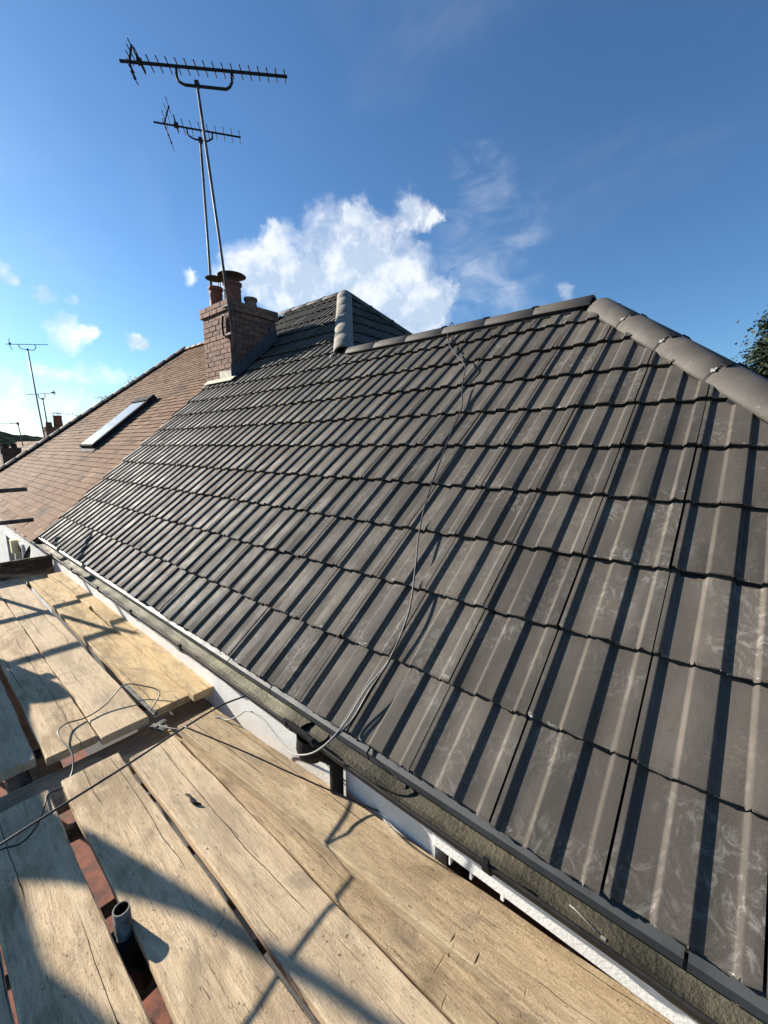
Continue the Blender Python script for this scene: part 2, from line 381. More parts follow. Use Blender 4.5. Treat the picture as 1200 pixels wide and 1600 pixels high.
def m_white_paint():
    m, g, b = mat('white_masonry_paint'); c = objco(g)
    n = g.noise(c, 4, 6, 0.65); d = g.rng(g.noise(g.mapping(c, (9, 9, 1.6)), 1.0, 6, 0.65), 0.52, 0.75)
    base = g.mix(g.rng(n, 0.3, 0.7), (0.60, 0.59, 0.56, 1), (0.72, 0.71, 0.68, 1))
    base = g.mix(g.math('MULTIPLY', d, 0.35), base, (0.42, 0.40, 0.34, 1))
    fl = g.rng(g.noise(c, 60, 3, 0.6), 0.66, 0.72); base = g.mix(g.math('MULTIPLY', fl, 0.5), base, (0.25, 0.23, 0.2, 1))
    g.put(b.inputs['Base Color'], base); b.inputs['Roughness'].default_value = 0.7
    g.put(b.inputs['Normal'], g.bump(g.noise(c, 110, 5, 0.6), 0.35, 0.006)); return m
def m_gutter_dirt():
    m, g, b = mat('gutter_lining_silt'); c = objco(g)
    n = g.noise(g.mapping(c, (3, 10, 10)), 1.0, 7, 0.65); n2 = g.noise(c, 70, 5, 0.7)
    base = g.mix(g.rng(n, 0.35, 0.65), (0.024, 0.021, 0.012, 1), (0.072, 0.061, 0.036, 1))
    base = g.mix(g.math('MULTIPLY', g.rng(n2, 0.5, 0.68), 0.7), base, (0.035, 0.03, 0.02, 1))
    pale = g.rng(g.noise(g.mapping(c, (0.6, 3, 3), loc=(3, 1, 1)), 1.0, 4, 0.6), 0.5, 0.7)
    base = g.mix(g.math('MULTIPLY', pale, 0.4), base, (0.15, 0.14, 0.10, 1))
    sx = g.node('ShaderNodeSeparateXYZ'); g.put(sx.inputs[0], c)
    pale_left = g.math('MULTIPLY', g.rng(sx.outputs[0], -1.05, -0.92, 1.0, 0.0), g.rng(n, 0.25, 0.6, 0.9, 0.35))  # interior made paler towards the left end
    base = g.mix(pale_left, base, (0.30, 0.28, 0.19, 1))
    g.put(b.inputs['Base Color'], base); b.inputs['Roughness'].default_value = 0.75
    g.put(b.inputs['Normal'], g.bump(n2, 0.8, 0.008)); return m
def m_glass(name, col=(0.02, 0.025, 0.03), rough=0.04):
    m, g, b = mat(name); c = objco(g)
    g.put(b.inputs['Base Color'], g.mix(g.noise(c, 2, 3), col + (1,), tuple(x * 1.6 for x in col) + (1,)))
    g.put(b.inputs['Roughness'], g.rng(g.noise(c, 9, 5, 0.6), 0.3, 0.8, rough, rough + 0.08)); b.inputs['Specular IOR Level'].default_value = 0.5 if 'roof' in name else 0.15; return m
def m_leaf(name, a, bcol):
    m, g, b = mat(name); t = g.attr('tint').outputs['Fac']
    g.put(b.inputs['Base Color'], g.mix(t, a + (1,), bcol + (1,))); b.inputs['Roughness'].default_value = 0.6
    b.inputs['Specular IOR Level'].default_value = 0.3
    c = objco(g); g.put(b.inputs['Normal'], g.bump(g.noise(c, 40, 2), 0.2, 0.01)); return m

M = {}
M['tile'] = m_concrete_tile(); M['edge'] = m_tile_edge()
M['ridge'] = m_ridge('dark_ridge_tile', (0.058, 0.050, 0.044), (0.082, 0.071, 0.061), 0.68)
M['ridge_grey'] = m_ridge('grey_weathered_hip_tile', (0.15, 0.135, 0.115), (0.24, 0.215, 0.18), 0.75)
M['bridge'] = m_ridge('brown_ridge_tile', (0.20, 0.13, 0.095), (0.32, 0.24, 0.19), 0.8)
M['brown'] = m_plain_tile(); M['brick'] = m_brick()
M['mortar'] = simple('lime_mortar', (0.085, 0.070, 0.058), 0.95, 0.35, 30, bump=0.6)
M['under'] = simple('roof_underlay', (0.012, 0.012, 0.013), 0.95, 0.2, 10, bump=0)
M['wood_a'] = m_wood('weathered_board_wood', (0.74, 0.56, 0.355), (0.50, 0.36, 0.21), 0.40)
M['wood_b'] = m_wood('newer_yellow_board_wood', (0.70, 0.525, 0.29), (0.49, 0.345, 0.175), 0.10, 0.8)
M['wood_c'] = m_wood('brown_board_wood', (0.52, 0.385, 0.23), (0.33, 0.235, 0.135), 0.20, 1.0)
M['wood_d'] = m_wood('dark_stained_wood', (0.060, 0.040, 0.027), (0.028, 0.019, 0.014), 0.02)
M['steel'] = simple('galvanised_tube', (0.125, 0.118, 0.105), 0.65, 0.6, 25, metal=0.3, bump=0.25, spec=0.3)
M['alu'] = simple('weathered_mast_metal', (0.10, 0.092, 0.085), 0.6, 0.7, 9, metal=0.3, bump=0.1)
M['dark_metal'] = simple('dark_aerial_metal', (0.026, 0.026, 0.029), 0.7, 0.3, 30, metal=0.0, bump=0.1, spec=0.15)
M['black'] = simple('black_plastic', (0.012, 0.012, 0.013), 0.65, 0.3, 20, bump=0.1, spec=0.15)
M['gutter'] = simple('black_gutter_plastic', (0.020, 0.019, 0.018), 0.65, 0.35, 10, bump=0.15, spec=0.15)
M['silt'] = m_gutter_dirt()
M['tray'] = simple('grey_eave_tray', (0.038, 0.041, 0.044), 0.6, 0.25, 9, bump=0.1)
M['white'] = m_white_paint()
M['render'] = simple('pale_wall_render', (0.50, 0.50, 0.49), 0.9, 0.15, 6, bump=0.5)
M['lead'] = simple('pale_lead_flashing', (0.40, 0.37, 0.28), 0.8, 0.45, 14, bump=0.35, bscale=40)
M['leaddark'] = simple('grey_lead_flashing', (0.075, 0.08, 0.088), 0.85, 0.3, 14, bump=0.35, bscale=40, spec=0.08)
M['pot'] = simple('terracotta_pot', (0.17, 0.062, 0.040), 0.8, 0.35, 18, bump=0.3)
M['pot_buff'] = simple('buff_clay_pot', (0.20, 0.125, 0.08), 0.85, 0.3, 18, bump=0.3)
M['cement'] = simple('pale_cement', (0.42, 0.39, 0.34), 0.9, 0.25, 20, bump=0.6)
M['dash'] = simple('darkened_pebbledash', (0.10, 0.095, 0.085), 0.95, 0.5, 60, bump=0.9, bscale=120)  # pebbledash wall darkened in place of shade behind the board gaps
M['soot'] = simple('sooted_brick', (0.035, 0.028, 0.025), 0.95, 0.3, 14, bump=0.4)
M['glass'] = m_glass('dark_window_glass', (0.006, 0.007, 0.008), 0.25); M['skyglass'] = m_glass('roof_window_glass', (0.22, 0.23, 0.225), 0.22)  # roof glass painted pale for the sky it reflects
M['frame'] = simple('white_window_frame', (0.72, 0.72, 0.70), 0.5, 0.08, 8, bump=0.05)
M['rwframe'] = simple('grey_roof_window_frame', (0.022, 0.022, 0.024), 0.85, 0.2, 14, bump=0.1, spec=0.05)
M['cable_black'] = simple('black_cable', (0.018, 0.018, 0.02), 0.45, 0.2, 30, bump=0)
M['cable_grey'] = simple('grey_cable', (0.22, 0.215, 0.20), 0.6, 0.15, 30, bump=0)
M['clip'] = simple('pale_ridge_clip', (0.24, 0.23, 0.21), 0.5, 0.15, 30, bump=0)
M['yellow'] = simple('faded_yellow_box', (0.72, 0.66, 0.40), 0.5, 0.1, 20, bump=0.05)
M['patio'] = simple('red_paving', (0.155, 0.055, 0.033), 0.9, 0.6, 9, bump=0.4)
M['grass'] = simple('garden_ground', (0.07, 0.085, 0.035), 0.95, 0.4, 1.5, bump=0.6, bscale=20)
M['hill'] = simple('far_woodland', (0.020, 0.028, 0.022), 0.95, 0.5, 0.06, bump=0, spec=0.0)
M['sheet'] = simple('grey_shadow_sheet', (0.25, 0.25, 0.24), 0.9, 0.2, 4, bump=0.3)  # cloth of the added shadow-casting sheet
M['bark'] = simple('conifer_bark', (0.09, 0.06, 0.04), 0.95, 0.3, 10, bump=0.6)
M['leaf'] = m_leaf('cypress_foliage', (0.008, 0.017, 0.008), (0.045, 0.062, 0.025))
M['leaf2'] = m_leaf('small_weed_foliage', (0.05, 0.07, 0.02), (0.12, 0.14, 0.05))
# ------------------------------------------------------------------ setting
PITCH = 0.7049; CP = math.cos(PITCH); SP = math.sin(PITCH)
GZ = -2.75
def sheet(name, pts, m, kind='structure'):
    b = MB(); b.quad(*pts); o = b.build(name, m); return tag(o, kind=kind)
gr = sheet('ground', [(-4000, -4000, GZ), (4000, -4000, GZ), (4000, 4000, GZ), (-4000, 4000, GZ)], M['grass'])
sheet('patio', [(-9, -5.5, GZ + 0.004), (4, -5.5, GZ + 0.004), (4, 0.2, GZ + 0.004), (-9, 0.2, GZ + 0.004)], M['patio'])
hb = MB(); prev = None
for k in range(0, 221):
    y = -700 + k * 8; x = -900
    z = 1.1 + 24 + 5.5 * math.sin(y * 0.011 + 2.2) + 3 * math.sin(y * 0.031) - 0.045 * max(0, y - 60) + random.uniform(-1.6, 2.2)
    row = [(x + 260, y, GZ - 1), (x + 60, y, z * 0.75), (x + random.uniform(-10, 10), y, z), (x - 250, y, z * 0.8)]
    if prev:
        for a in range(3): hb.quad(prev[a], row[a], row[a + 1], prev[a + 1])
    prev = row
tag(hb.build('hills', M['hill']), kind='structure')

# ------------------------------------------------------------------ interlocking tile fields
PROF_K = 0.92
PROF = [(0.0028, 0), (0.0150, 0), (0.0185, -0.0003), (0.0215, -0.003), (0.0260, -0.0115), (0.0290, -0.0138), (0.0325, -0.014), (0.097, -0.014), (0.1005, -0.0137), (0.1035, -0.0115), (0.1095, -0.0028), (0.1125, -0.0004), (0.116, 0),
        (0.172, 0), (0.1755, -0.0003), (0.1785, -0.003), (0.183, -0.0115), (0.186, -0.0138), (0.1895, -0.014), (0.247, -0.014), (0.2505, -0.0137), (0.2535, -0.0115), (0.2595, -0.0028), (0.2625, -0.0004), (0.266, 0), (0.2968, 0)]
PROF = [(u, h * PROF_K) for u, h in PROF]
def course_front(k): return 0.0 if k == 0 else 0.3279 + (k - 1) * 0.3452
def tile_field(mb, cols, courses, origin, du, up, jag=True):
    origin = Vector(origin); du = Vector(du); up = Vector(up); Z = Vector((0, 0, 1))
    def P(u, s, n): return origin + du * u + up * (s * CP - n * SP) + Z * (s * SP + n * CP)
    for k in courses:
        s0 = course_front(k)
        for j in cols(k):
            u0 = 0.3 * j + random.uniform(-0.0018, 0.0018); ds = random.uniform(-0.005, 0.005); dn = random.uniform(-0.0015, 0.0012)
            tw = random.uniform(-0.0015, 0.0015); tint = random.random()
            n = len(PROF); i0 = len(mb.v); sl = -0.028 / 0.345
            for (row, s, drop) in ((0, 0.010, -0.028), (1, 0.0, -0.0045), (2, 0.004, 0.0), (3, 0.375, 0.0)):
                for (u, h) in PROF:
                    js = random.uniform(-0.004, 0.004) if (jag and row < 2) else 0.0
                    jn = random.uniform(-0.002, 0.002) if (jag and row == 0) else 0.0
                    mb.v.append(tuple(P(u0 + u, s0 + ds + s + js, h + drop + jn + dn + sl * s + tw * (u - .15) / .15)))
            for r in range(3):
                for a in range(n - 1):
                    q = (i0 + r * n + a, i0 + r * n + a + 1, i0 + (r + 1) * n + a + 1, i0 + (r + 1) * n + a)
                    if r == 0: mb.face(q, 1, tint)
                    else:
                        uv = [(PROF[a][0] / .3, 0 if r == 1 else .01), (PROF[a + 1][0] / .3, 0 if r == 1 else .01), (PROF[a + 1][0] / .3, .01 if r == 1 else 1), (PROF[a][0] / .3, .01 if r == 1 else 1)]
                        mb.face(q, 0, tint, uv, r == 2)
            for e in (0, n - 1):          # side faces
                h = PROF[e][1]; u = PROF[e][0]
                A = mb.v[i0 + 2 * n + e]; B = mb.v[i0 + 3 * n + e]
                mb.quad(A, B, P(u0 + u, s0 + .375, h - .028 + sl * .375), P(u0 + u, s0 + .012, h - .028), 1, tint)
def slab(mb, pts, th, m):
    """thick planar slab under a polygon"""
    n = (Vector(pts[1]) - Vector(pts[0])).cross(Vector(pts[2]) - Vector(pts[0])).normalized()
    if n.z < 0: n = -n
    i = len(mb.v); k = len(pts); mb.v += [tuple(p) for p in pts] + [tuple(Vector(p) - n * th) for p in pts]
    mb.face(range(i, i + k), m); mb.face([i + k + q for q in range(k)][::-1], m)
    for q in range(k): mb.face((i + q, i + k + q, i + k + (q + 1) % k, i + (q + 1) % k), m)

# ------------------------------------------------------------------ the house with the new dark roof
house = empty('house', (-2, 2.5, GZ), 'house with newly tiled dark ribbed roof, white walls and brick chimney', 'house')
VERGE = ((-6.05, 0, 0), Vector((-1, -0.127, 0)).normalized())           # party line with the brown roof
rA = MB()
tile_field(rA, lambda k: range(-23, 7), range(0, 10), (0, 0, 0), (1, 0, 0), (0, 1, 0))
roof_obj_clips = [VERGE, ((2.08, 0, 0), (1, 1, 0)), ((0, 2.575, 0), (0, 1, 0))]
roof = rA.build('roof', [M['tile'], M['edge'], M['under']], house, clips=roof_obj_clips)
roof['label'] = 'new dark grey-brown ribbed concrete tile slope'
rB = MB()
tile_field(rB, lambda k: range(-24, -11) if k == 9 else range(-24, -9), range(9, 18), (0, 0, 0), (1, 0, 0), (0, 1, 0))
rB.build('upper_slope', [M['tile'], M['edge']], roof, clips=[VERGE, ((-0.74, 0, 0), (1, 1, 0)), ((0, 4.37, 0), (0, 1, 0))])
rC = MB()
tile_field(rC, lambda k: range(6, 32), range(6, 18), (-0.66, 0, 0), (0, 1, 0), (-1, 0, 0))
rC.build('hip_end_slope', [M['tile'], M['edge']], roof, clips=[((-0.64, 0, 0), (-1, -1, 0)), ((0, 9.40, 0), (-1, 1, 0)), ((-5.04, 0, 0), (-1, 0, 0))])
rD = MB()
tile_field(rD, lambda k: range(0, 18), range(0, 10), (2.12, 0, 0), (0, 1, 0), (-1, 0, 0))
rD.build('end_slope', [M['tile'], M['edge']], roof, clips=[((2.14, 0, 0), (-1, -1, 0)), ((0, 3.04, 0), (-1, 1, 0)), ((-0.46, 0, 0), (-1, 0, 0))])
T = 0.8507
def rz(y): return T * y
ub = MB()
e = 0.055                                          # underlay sits this far below the tile tops
slab(ub, [(-6.04, 0.03, rz(0.03) - e), (2.05, 0.03, rz(.03) - e), (-0.48, 2.57, rz(2.57) - e), (-6.37, 2.57, rz(2.57) - e)], 0.03, 0)
slab(ub, [(-6.37, 2.58, rz(2.58) - e), (-3.15, 2.58, rz(2.58) - e), (-5.06, 4.37, rz(4.37) - e), (-6.60, 4.37, rz(4.37) - e)], 0.03, 0)
slab(ub, [(-5.06, 4.37, rz(4.37) - e), (-2.74, 2.05, rz(2.05) - e), (-2.74, 6.69, rz(2.05) - e)], 0.03, 0)
slab(ub, [(-0.48, 2.58, rz(2.58) - e), (2.08, 0.03, -e), (2.08, 5.13, -e)], 0.03, 0)
slab(ub, [(-3.2, 2.60, rz(2.58) - e), (-0.48, 2.60, rz(2.58) - e), (2.1, 5.16, -e), (-3.2, 5.16, -e)], 0.03, 0)
slab(ub, [(-6.5, 4.40, rz(4.37) - e), (-5.06, 4.40, rz(4.37) - e), (-0.6, 8.7, -e), (-6.5, 8.7, -e)], 0.03, 0)
ub.build('underlay', M['under'], roof)

def cap_mesh(L, r, th, arc, collar=0.0):
    """half-round ridge tile along +X from 0 to L, with thickness and raised end rims"""
    b = MB(); seg = 20
    xs = [0.0, 0.004, L - 0.004, L]
    def ring(x, rad):
        return [(x, rad * math.sin(-arc + 2 * arc * j / seg), rad * math.cos(-arc + 2 * arc * j / seg)) for j in range(seg + 1)]
    rings = [ring(0, r - th)] + [ring(0, r - 0.004), ring(0.005, r), ring(L - 0.005, r), ring(L, r - 0.004)] + [ring(L, r - th)]
    i0 = len(b.v)
    for R in rings: b.v += R
    n = seg + 1
    for k in range(len(rings) - 1):
        for j in range(seg): b.face((i0 + k * n + j, i0 + k * n + j + 1, i0 + (k + 1) * n + j + 1, i0 + (k + 1) * n + j), 0, 0.5, None, k in (1, 2, 3))
    for j in range(seg): b.face((i0 + j, i0 + j + 1, i0 + 5 * n + j + 1, i0 + 5 * n + j), 0, 0.5)
    for j in (0, seg):
        b.face((i0 + n + j, i0 + 2 * n + j, i0 + 3 * n + j, i0 + 4 * n + j, i0 + 5 * n + j, i0 + j), 0, 0.5)
    return b
def union_mesh(r, arc):
    b = MB(); seg = 20; w = 0.016
    def ring(x, rad): return [(x, rad * math.sin(-arc + 2 * arc * j / seg), rad * math.cos(-arc + 2 * arc * j / seg)) for j in range(seg + 1)]
    R = [ring(-w, r - 0.03), ring(-w * .5, r - 0.001), ring(w * .5, r - 0.001), ring(w, r - 0.03)]
    n = seg + 1
    for q in R: b.v += q
    for k in range(3):
        for j in range(seg): b.face((k * n + j, k * n + j + 1, (k + 1) * n + j + 1, (k + 1) * n + j), 0)
    for q in (-0.35, 0.55):        # small lugs standing proud
        b.box((0, (r + 0.002) * math.sin(q), (r + 0.002) * math.cos(q)), (0.05, 0.03, 0.012), Matrix.Rotation(-q, 3, 'X'), bev=0.002)
    return b
def clip_mesh(r):
    b = MB(); q = -0.85
    R = Matrix.Rotation(-q, 3, 'X'); c = Vector((0, (r + 0.004) * math.sin(q), (r + 0.004) * math.cos(q)))
    b.box(c, (0.012, 0.030, 0.005), R, bev=0.0015); b.box(c + R @ Vector((0, -0.004, 0.003)), (0.028, 0.010, 0.004), R, bev=0.0015)
    return b
CAP = {}
def cap_row(a, d, length, L, r, parent, material, zc=0.0, gap=0.007, arc=1.30, clips=True, union=True, wob=0.006, lift=0.0):
    """a row of ridge tiles from a in direction d; each tile an object of its own"""
    d = Vector(d).normalized(); x = d; y = Vector((0, 0, 1)).cross(x).normalized(); z = x.cross(y)
    Rm = Matrix((x, y, z)).transposed()
    key = (L, r, material.name, arc)
    if key not in CAP:
        o = cap_mesh(L, r, 0.017, arc).build('ridge_tile', material); me = o.data; bpy.data.objects.remove(o)
        o = union_mesh(r, arc).build('ridge_union', M['black']); mu = o.data; bpy.data.objects.remove(o)
        o = clip_mesh(r).build('ridge_clip', M['clip']); mc = o.data; bpy.data.objects.remove(o)
        CAP[key] = (me, mu, mc)
    me, mu, mc = CAP[key]; t = 0.0; k = 0; a = Vector(a)
    off = parent_world(parent)
    while t < length:
        o = bpy.data.objects.new('ridge_tile', me); COL.objects.link(o); o.parent = parent
        o.matrix_basis = Matrix.Translation(a + d * t + z * (zc + random.uniform(-wob, wob) * .4) - off) @ Rm.to_4x4() @ Matrix.Rotation(random.uniform(-wob, wob), 4, 'Z') @ Matrix.Rotation(random.uniform(-wob, wob), 4, 'Y')
        for nm, ms, on in (('ridge_union', mu, union), ('ridge_clip', mc, clips)):
            if on and k > 0:
                u = bpy.data.objects.new(nm, ms); COL.objects.link(u); u.parent = parent
                u.matrix_basis = Matrix.Translation(a + d * (t - gap / 2) + z * zc - off) @ Rm.to_4x4()
        t += L + gap; k += 1
HD = 1.6470                                        # length of (1,1,0.8507)
# ridge of the wing, its right-hand hip, ridge and hips of the main roof
cap_row((-0.51, 2.59, 2.203), (-1, 0, 0), 2.55, 0.427, 0.125, roof, M['ridge'], zc=-0.112, clips=False)
cap_row((-0.445, 2.550, 2.112), (1.266, -1.266, -1.060), 4.0, 0.435, 0.108, roof, M['ridge'], zc=-0.045, arc=1.48)
cap_row((-5.00, 4.34, 3.665), (1, -1, -T), 2.80, 0.460, 0.130, roof, M['ridge_grey'], zc=-0.075, clips=False, union=False)
cap_row((-5.06, 4.38, 3.726), (-1, 0, 0), 1.4, 0.435, 0.125, roof, M['ridge'], zc=-0.128, clips=False)
cap_row((-5.00, 4.43, 3.66), (1, 1, -T), 3.4, 0.435, 0.125, roof, M['ridge'], zc=-0.075, clips=False)
cap_row((-0.40, 2.68, 2.12), (1, 1, -T), 3.6, 0.435, 0.108, roof, M['ridge'], zc=-0.065, clips=False)
# comb filler strips under the right-hand hip and the ridges
cb = MB()
hd = Vector((1, -1, -T)).normalized(); hy = Vector((0, 0, 1)).cross(hd).normalized(); hz = hd.cross(hy)
for side in (-1, 1):
    for k in range(0, 330):
        p = Vector((-0.47, 2.59, 2.203)) + hd * (0.05 + k * 0.0115) + hy * (-side * 0.108)
        cb.box(p + hz * (-0.090), (0.006, 0.010, 0.040), Matrix((hd, hy, hz)).transposed())
    cb.box(Vector((-0.47, 2.59, 2.203)) + hd * 1.95 + hy * (-side * 0.088) + hz * (-0.070), (3.9, 0.022, 0.045), Matrix((hd, hy, hz)).transposed())
cb.build('hip_comb', M['black'], roof)
rb = MB(); rb.box((-1.85, 2.497, 2.110), (2.5, 0.02, 0.04), bev=0.004)  # ridge roll kept black, standing in for shadow under the ridge tiles
rb.build('ridge_roll_shade', M['black'], roof)
# mortar bedding at the foot of the grey hip
fm = MB(); fm.tube([(-3.40, 2.56, 2.17), (-3.38, 2.52, 2.14), (-3.36, 2.48, 2.10)], [0.014, 0.020, 0.012], 8)
fm.build('mortar_bedding', M['cement'], roof)

# ---- walls
wb = MB()
def wallbox(x0, x1, y0, y1, z0, z1, b=wb, mat=0): b.box(((x0 + x1) / 2, (y0 + y1) / 2, (z0 + z1) / 2), (x1 - x0, y1 - y0, z1 - z0), None, mat)
wallbox(-6.30, -0.235, 0.075, 0.30, -0.50, -0.105); wallbox(-6.30, -0.235, 0.070, 0.30, GZ, -0.50, mat=1)
wallbox(-0.235, 1.45, 0.070, 0.30, GZ, -1.55, mat=1)
wallbox(1.45, 1.90, 0.075, 0.30, -0.50, -0.285); wallbox(1.45, 1.90, 0.070, 0.30, GZ, -0.50, mat=1)
wallbox(-0.235, 1.45, 0.10, 0.30, -0.31, -0.105)
wallbox(1.70, 1.90, 0.30, 5.0, GZ, -0.1); wallbox(-6.3, 1.70, 4.8, 5.0, GZ, -0.1)
wall = wb.build('wall', [M['white'], M['dash']], house)
fb = MB(); fb.box((0.60, 0.078, -0.180), (1.67, 0.022, 0.255), bev=0.003)
for k in range(46):                                 # paint runs along the lower edge
    x = -0.2 + k * 0.036 + random.uniform(-.012, .012); h = random.uniform(0.006, 0.035) if random.random() < .12 else 0.001
    fb.box((x, 0.0775, -0.307 - h / 2), (random.uniform(.005, .012), 0.018, h), bev=0.0008)
fb.build('fascia', M['white'], house)
win = MB(); win.box((0.607, 0.20, -0.91), (1.68, 0.012, 1.26)); window = win.build('window', M['glass'], house)
wf = MB()
for x in (-0.20, 0.36, 0.92, 1.41): wf.box((x, 0.185, -0.91), (0.06, 0.06, 1.26), bev=0.006)
for z in (-0.31, -1.51): wf.box((0.607, 0.185, z), (1.62, 0.055, 0.06), bev=0.006)
wf.build('window_frame', M['gutter'], window)

# ---- gutter: half round, silted, with brackets and a union over the outlet
def gutter_part(x0, x1, parent, cy=0.0, cz=-0.078, r=0.056):
    b = MB(); seg = 16; n = max(2, int((x1 - x0) / 0.25)); rings = []
    for k in range(n + 1):
        x = x0 + (x1 - x0) * k / n; dz = 0.004 * math.sin(x * 2.1) + 0.002 * math.sin(x * 5.3)
        o = [(x, cy + r * math.cos(PI + PI * j / seg), cz + dz + r * math.sin(PI + PI * j / seg)) for j in range(seg + 1)]
        i = [(x, cy + (r - .004) * math.cos(PI + PI * j / seg), cz + dz + (r - .004) * math.sin(PI + PI * j / seg)) for j in range(seg + 1)]
        rings.append((o, i))
    i0 = 0; w = seg + 1
    for o, i in rings: b.v += o + i
    for k in range(n):
        A = k * 2 * w; B = (k + 1) * 2 * w
        for j in range(seg):
            b.face((A + j, B + j, B + j + 1, A + j + 1), 0, .5, None, True)
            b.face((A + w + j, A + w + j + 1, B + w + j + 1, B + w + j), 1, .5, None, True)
        b.face((A, A + w, B + w, B), 0); b.face((A + seg, B + seg, B + w + seg, A + w + seg), 0)
    # rolled outer lip
    b.tube([(x0 + (x1 - x0) * k / n, cy - r, cz + 0.004 * math.sin((x0 + (x1 - x0) * k / n) * 2.1) + 0.002 * math.sin((x0 + (x1 - x0) * k / n) * 5.3)) for k in range(n + 1)], 0.0055, 8, 0)
    # silt lying in the bottom
    for k in range(int((x1 - x0) / 0.06)):
        xa = x0 + k * 0.06; xb = xa + 0.06
        ha = -0.030 + 0.006 * math.sin(xa * 7) + 0.004 * math.sin(xa * 23); hb_ = -0.030 + 0.006 * math.sin(xb * 7) + 0.004 * math.sin(xb * 23)
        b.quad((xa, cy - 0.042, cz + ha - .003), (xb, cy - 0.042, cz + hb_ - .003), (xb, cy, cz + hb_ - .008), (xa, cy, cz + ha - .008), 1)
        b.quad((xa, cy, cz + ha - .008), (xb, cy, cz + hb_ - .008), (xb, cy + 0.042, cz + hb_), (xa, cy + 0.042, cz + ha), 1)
    return b.build('gutter', [M['gutter'], M['silt']], parent)
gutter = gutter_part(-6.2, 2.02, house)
def bracket(x, r=0.060, w=0.022):
    b = MB(); seg = 14
    pts = [(x, (r) * math.cos(PI + PI * j / seg), -0.078 + r * math.sin(PI + PI * j / seg)) for j in range(seg + 1)]
    for j in range(seg):
        p, q = Vector(pts[j]), Vector(pts[j + 1]); mid = (p + q) / 2; dd = q - p
        b.box(mid, (w, dd.length + .001, 0.006), Matrix.Rotation(math.atan2(dd.z, dd.y), 3, 'X'))
    b.box((x, -r + .002, -0.070), (w, 0.014, 0.018), bev=0.003); b.box((x, 0.066, -0.07), (w, 0.012, 0.06), bev=0.002)
    return b
for x in (-5.9, -5.1, -4.3, -3.5, -2.75, -1.95, 0.02, 0.98, 1.7):
    bracket(x).build('gutter_bracket', M['black'], gutter)
for x in (-0.34, -2.4, -4.0):                       # jointing seams inside
    b = MB(); b.tube([(x, 0.053 * math.cos(PI + PI * j / 14), -0.078 + 0.053 * math.sin(PI + PI * j / 14)) for j in range(15)], 0.004, 6)
    b.build('gutter_seal', M['black'], gutter)
ou = MB(); seg = 16; r = 0.062                      # running outlet
for (xa, xb, rr) in ((-0.93, -0.90, .064), (-0.90, -0.76, .060), (-0.76, -0.73, .064)):
    for rad, flip in ((rr, 0), (rr - .006, 1)):
        for j in range(seg):
            a0 = PI + PI * j / seg; a1 = PI + PI * (j + 1) / seg
            ou.quad((xa, rad * math.cos(a0), -.076 + rad * math.sin(a0)), (xb, rad * math.cos(a0), -.076 + rad * math.sin(a0)), (xb, rad * math.cos(a1), -.076 + rad * math.sin(a1)), (xa, rad * math.cos(a1), -.076 + rad * math.sin(a1)))
    ou.box(((xa + xb) / 2, -rr + .001, -.070), (xb - xa, 0.016, 0.018), bev=.003)
ou.lathe([(0.070, -0.10), (0.074, -0.16), (0.066, -0.19), (0.046, -0.195), (0.040, -0.215)], (-0.80, -0.005, 0), 24)
ou.build('gutter_outlet', M['black'], gutter)
dp = MB(); dp.tube([(-0.795, -0.005, -0.17), (-0.785, 0.003, -0.190), (-0.74, 0.030, -0.205), (-0.715, 0.038, -0.215), (-0.71, 0.040, -0.24), (-0.71, 0.040, GZ + 0.05)], 0.029, 16)
for z in (-0.60, -1.4): dp.lathe([(0.029, z), (0.034, z), (0.034, z - .05), (0.029, z - .05)], (-0.71, 0.040, 0), 20)
dp.build('downpipe', M['black'], house)
# vertical cable on the wall
# eave trays: grey plastic strips, butted with small gaps
joints = [-6.1, -5.35, -4.6, -3.85, -3.05, -2.28, -1.52, -1.13, -0.50, 0.475, 1.45, 2.0]
for a, c in zip(joints[:-1], joints[1:]):
    b = MB(); b.quad((a + .004, 0.035, -0.024), (c - .004, 0.035, -0.024), (c - .004, 0.008, -0.042), (a + .004, 0.008, -0.042))
    b.quad((a + .004, 0.008, -0.042), (c - .004, 0.008, -0.042), (c - .004, 0.016, -0.075), (a + .004, 0.016, -0.075))
    b.quad((a + .004, 0.0375, -0.027), (c - .004, 0.0375, -0.027), (c - .004, 0.0115, -0.045), (a + .004, 0.0115, -0.045))
    b.build('eave_tray', M['tray'], roof)

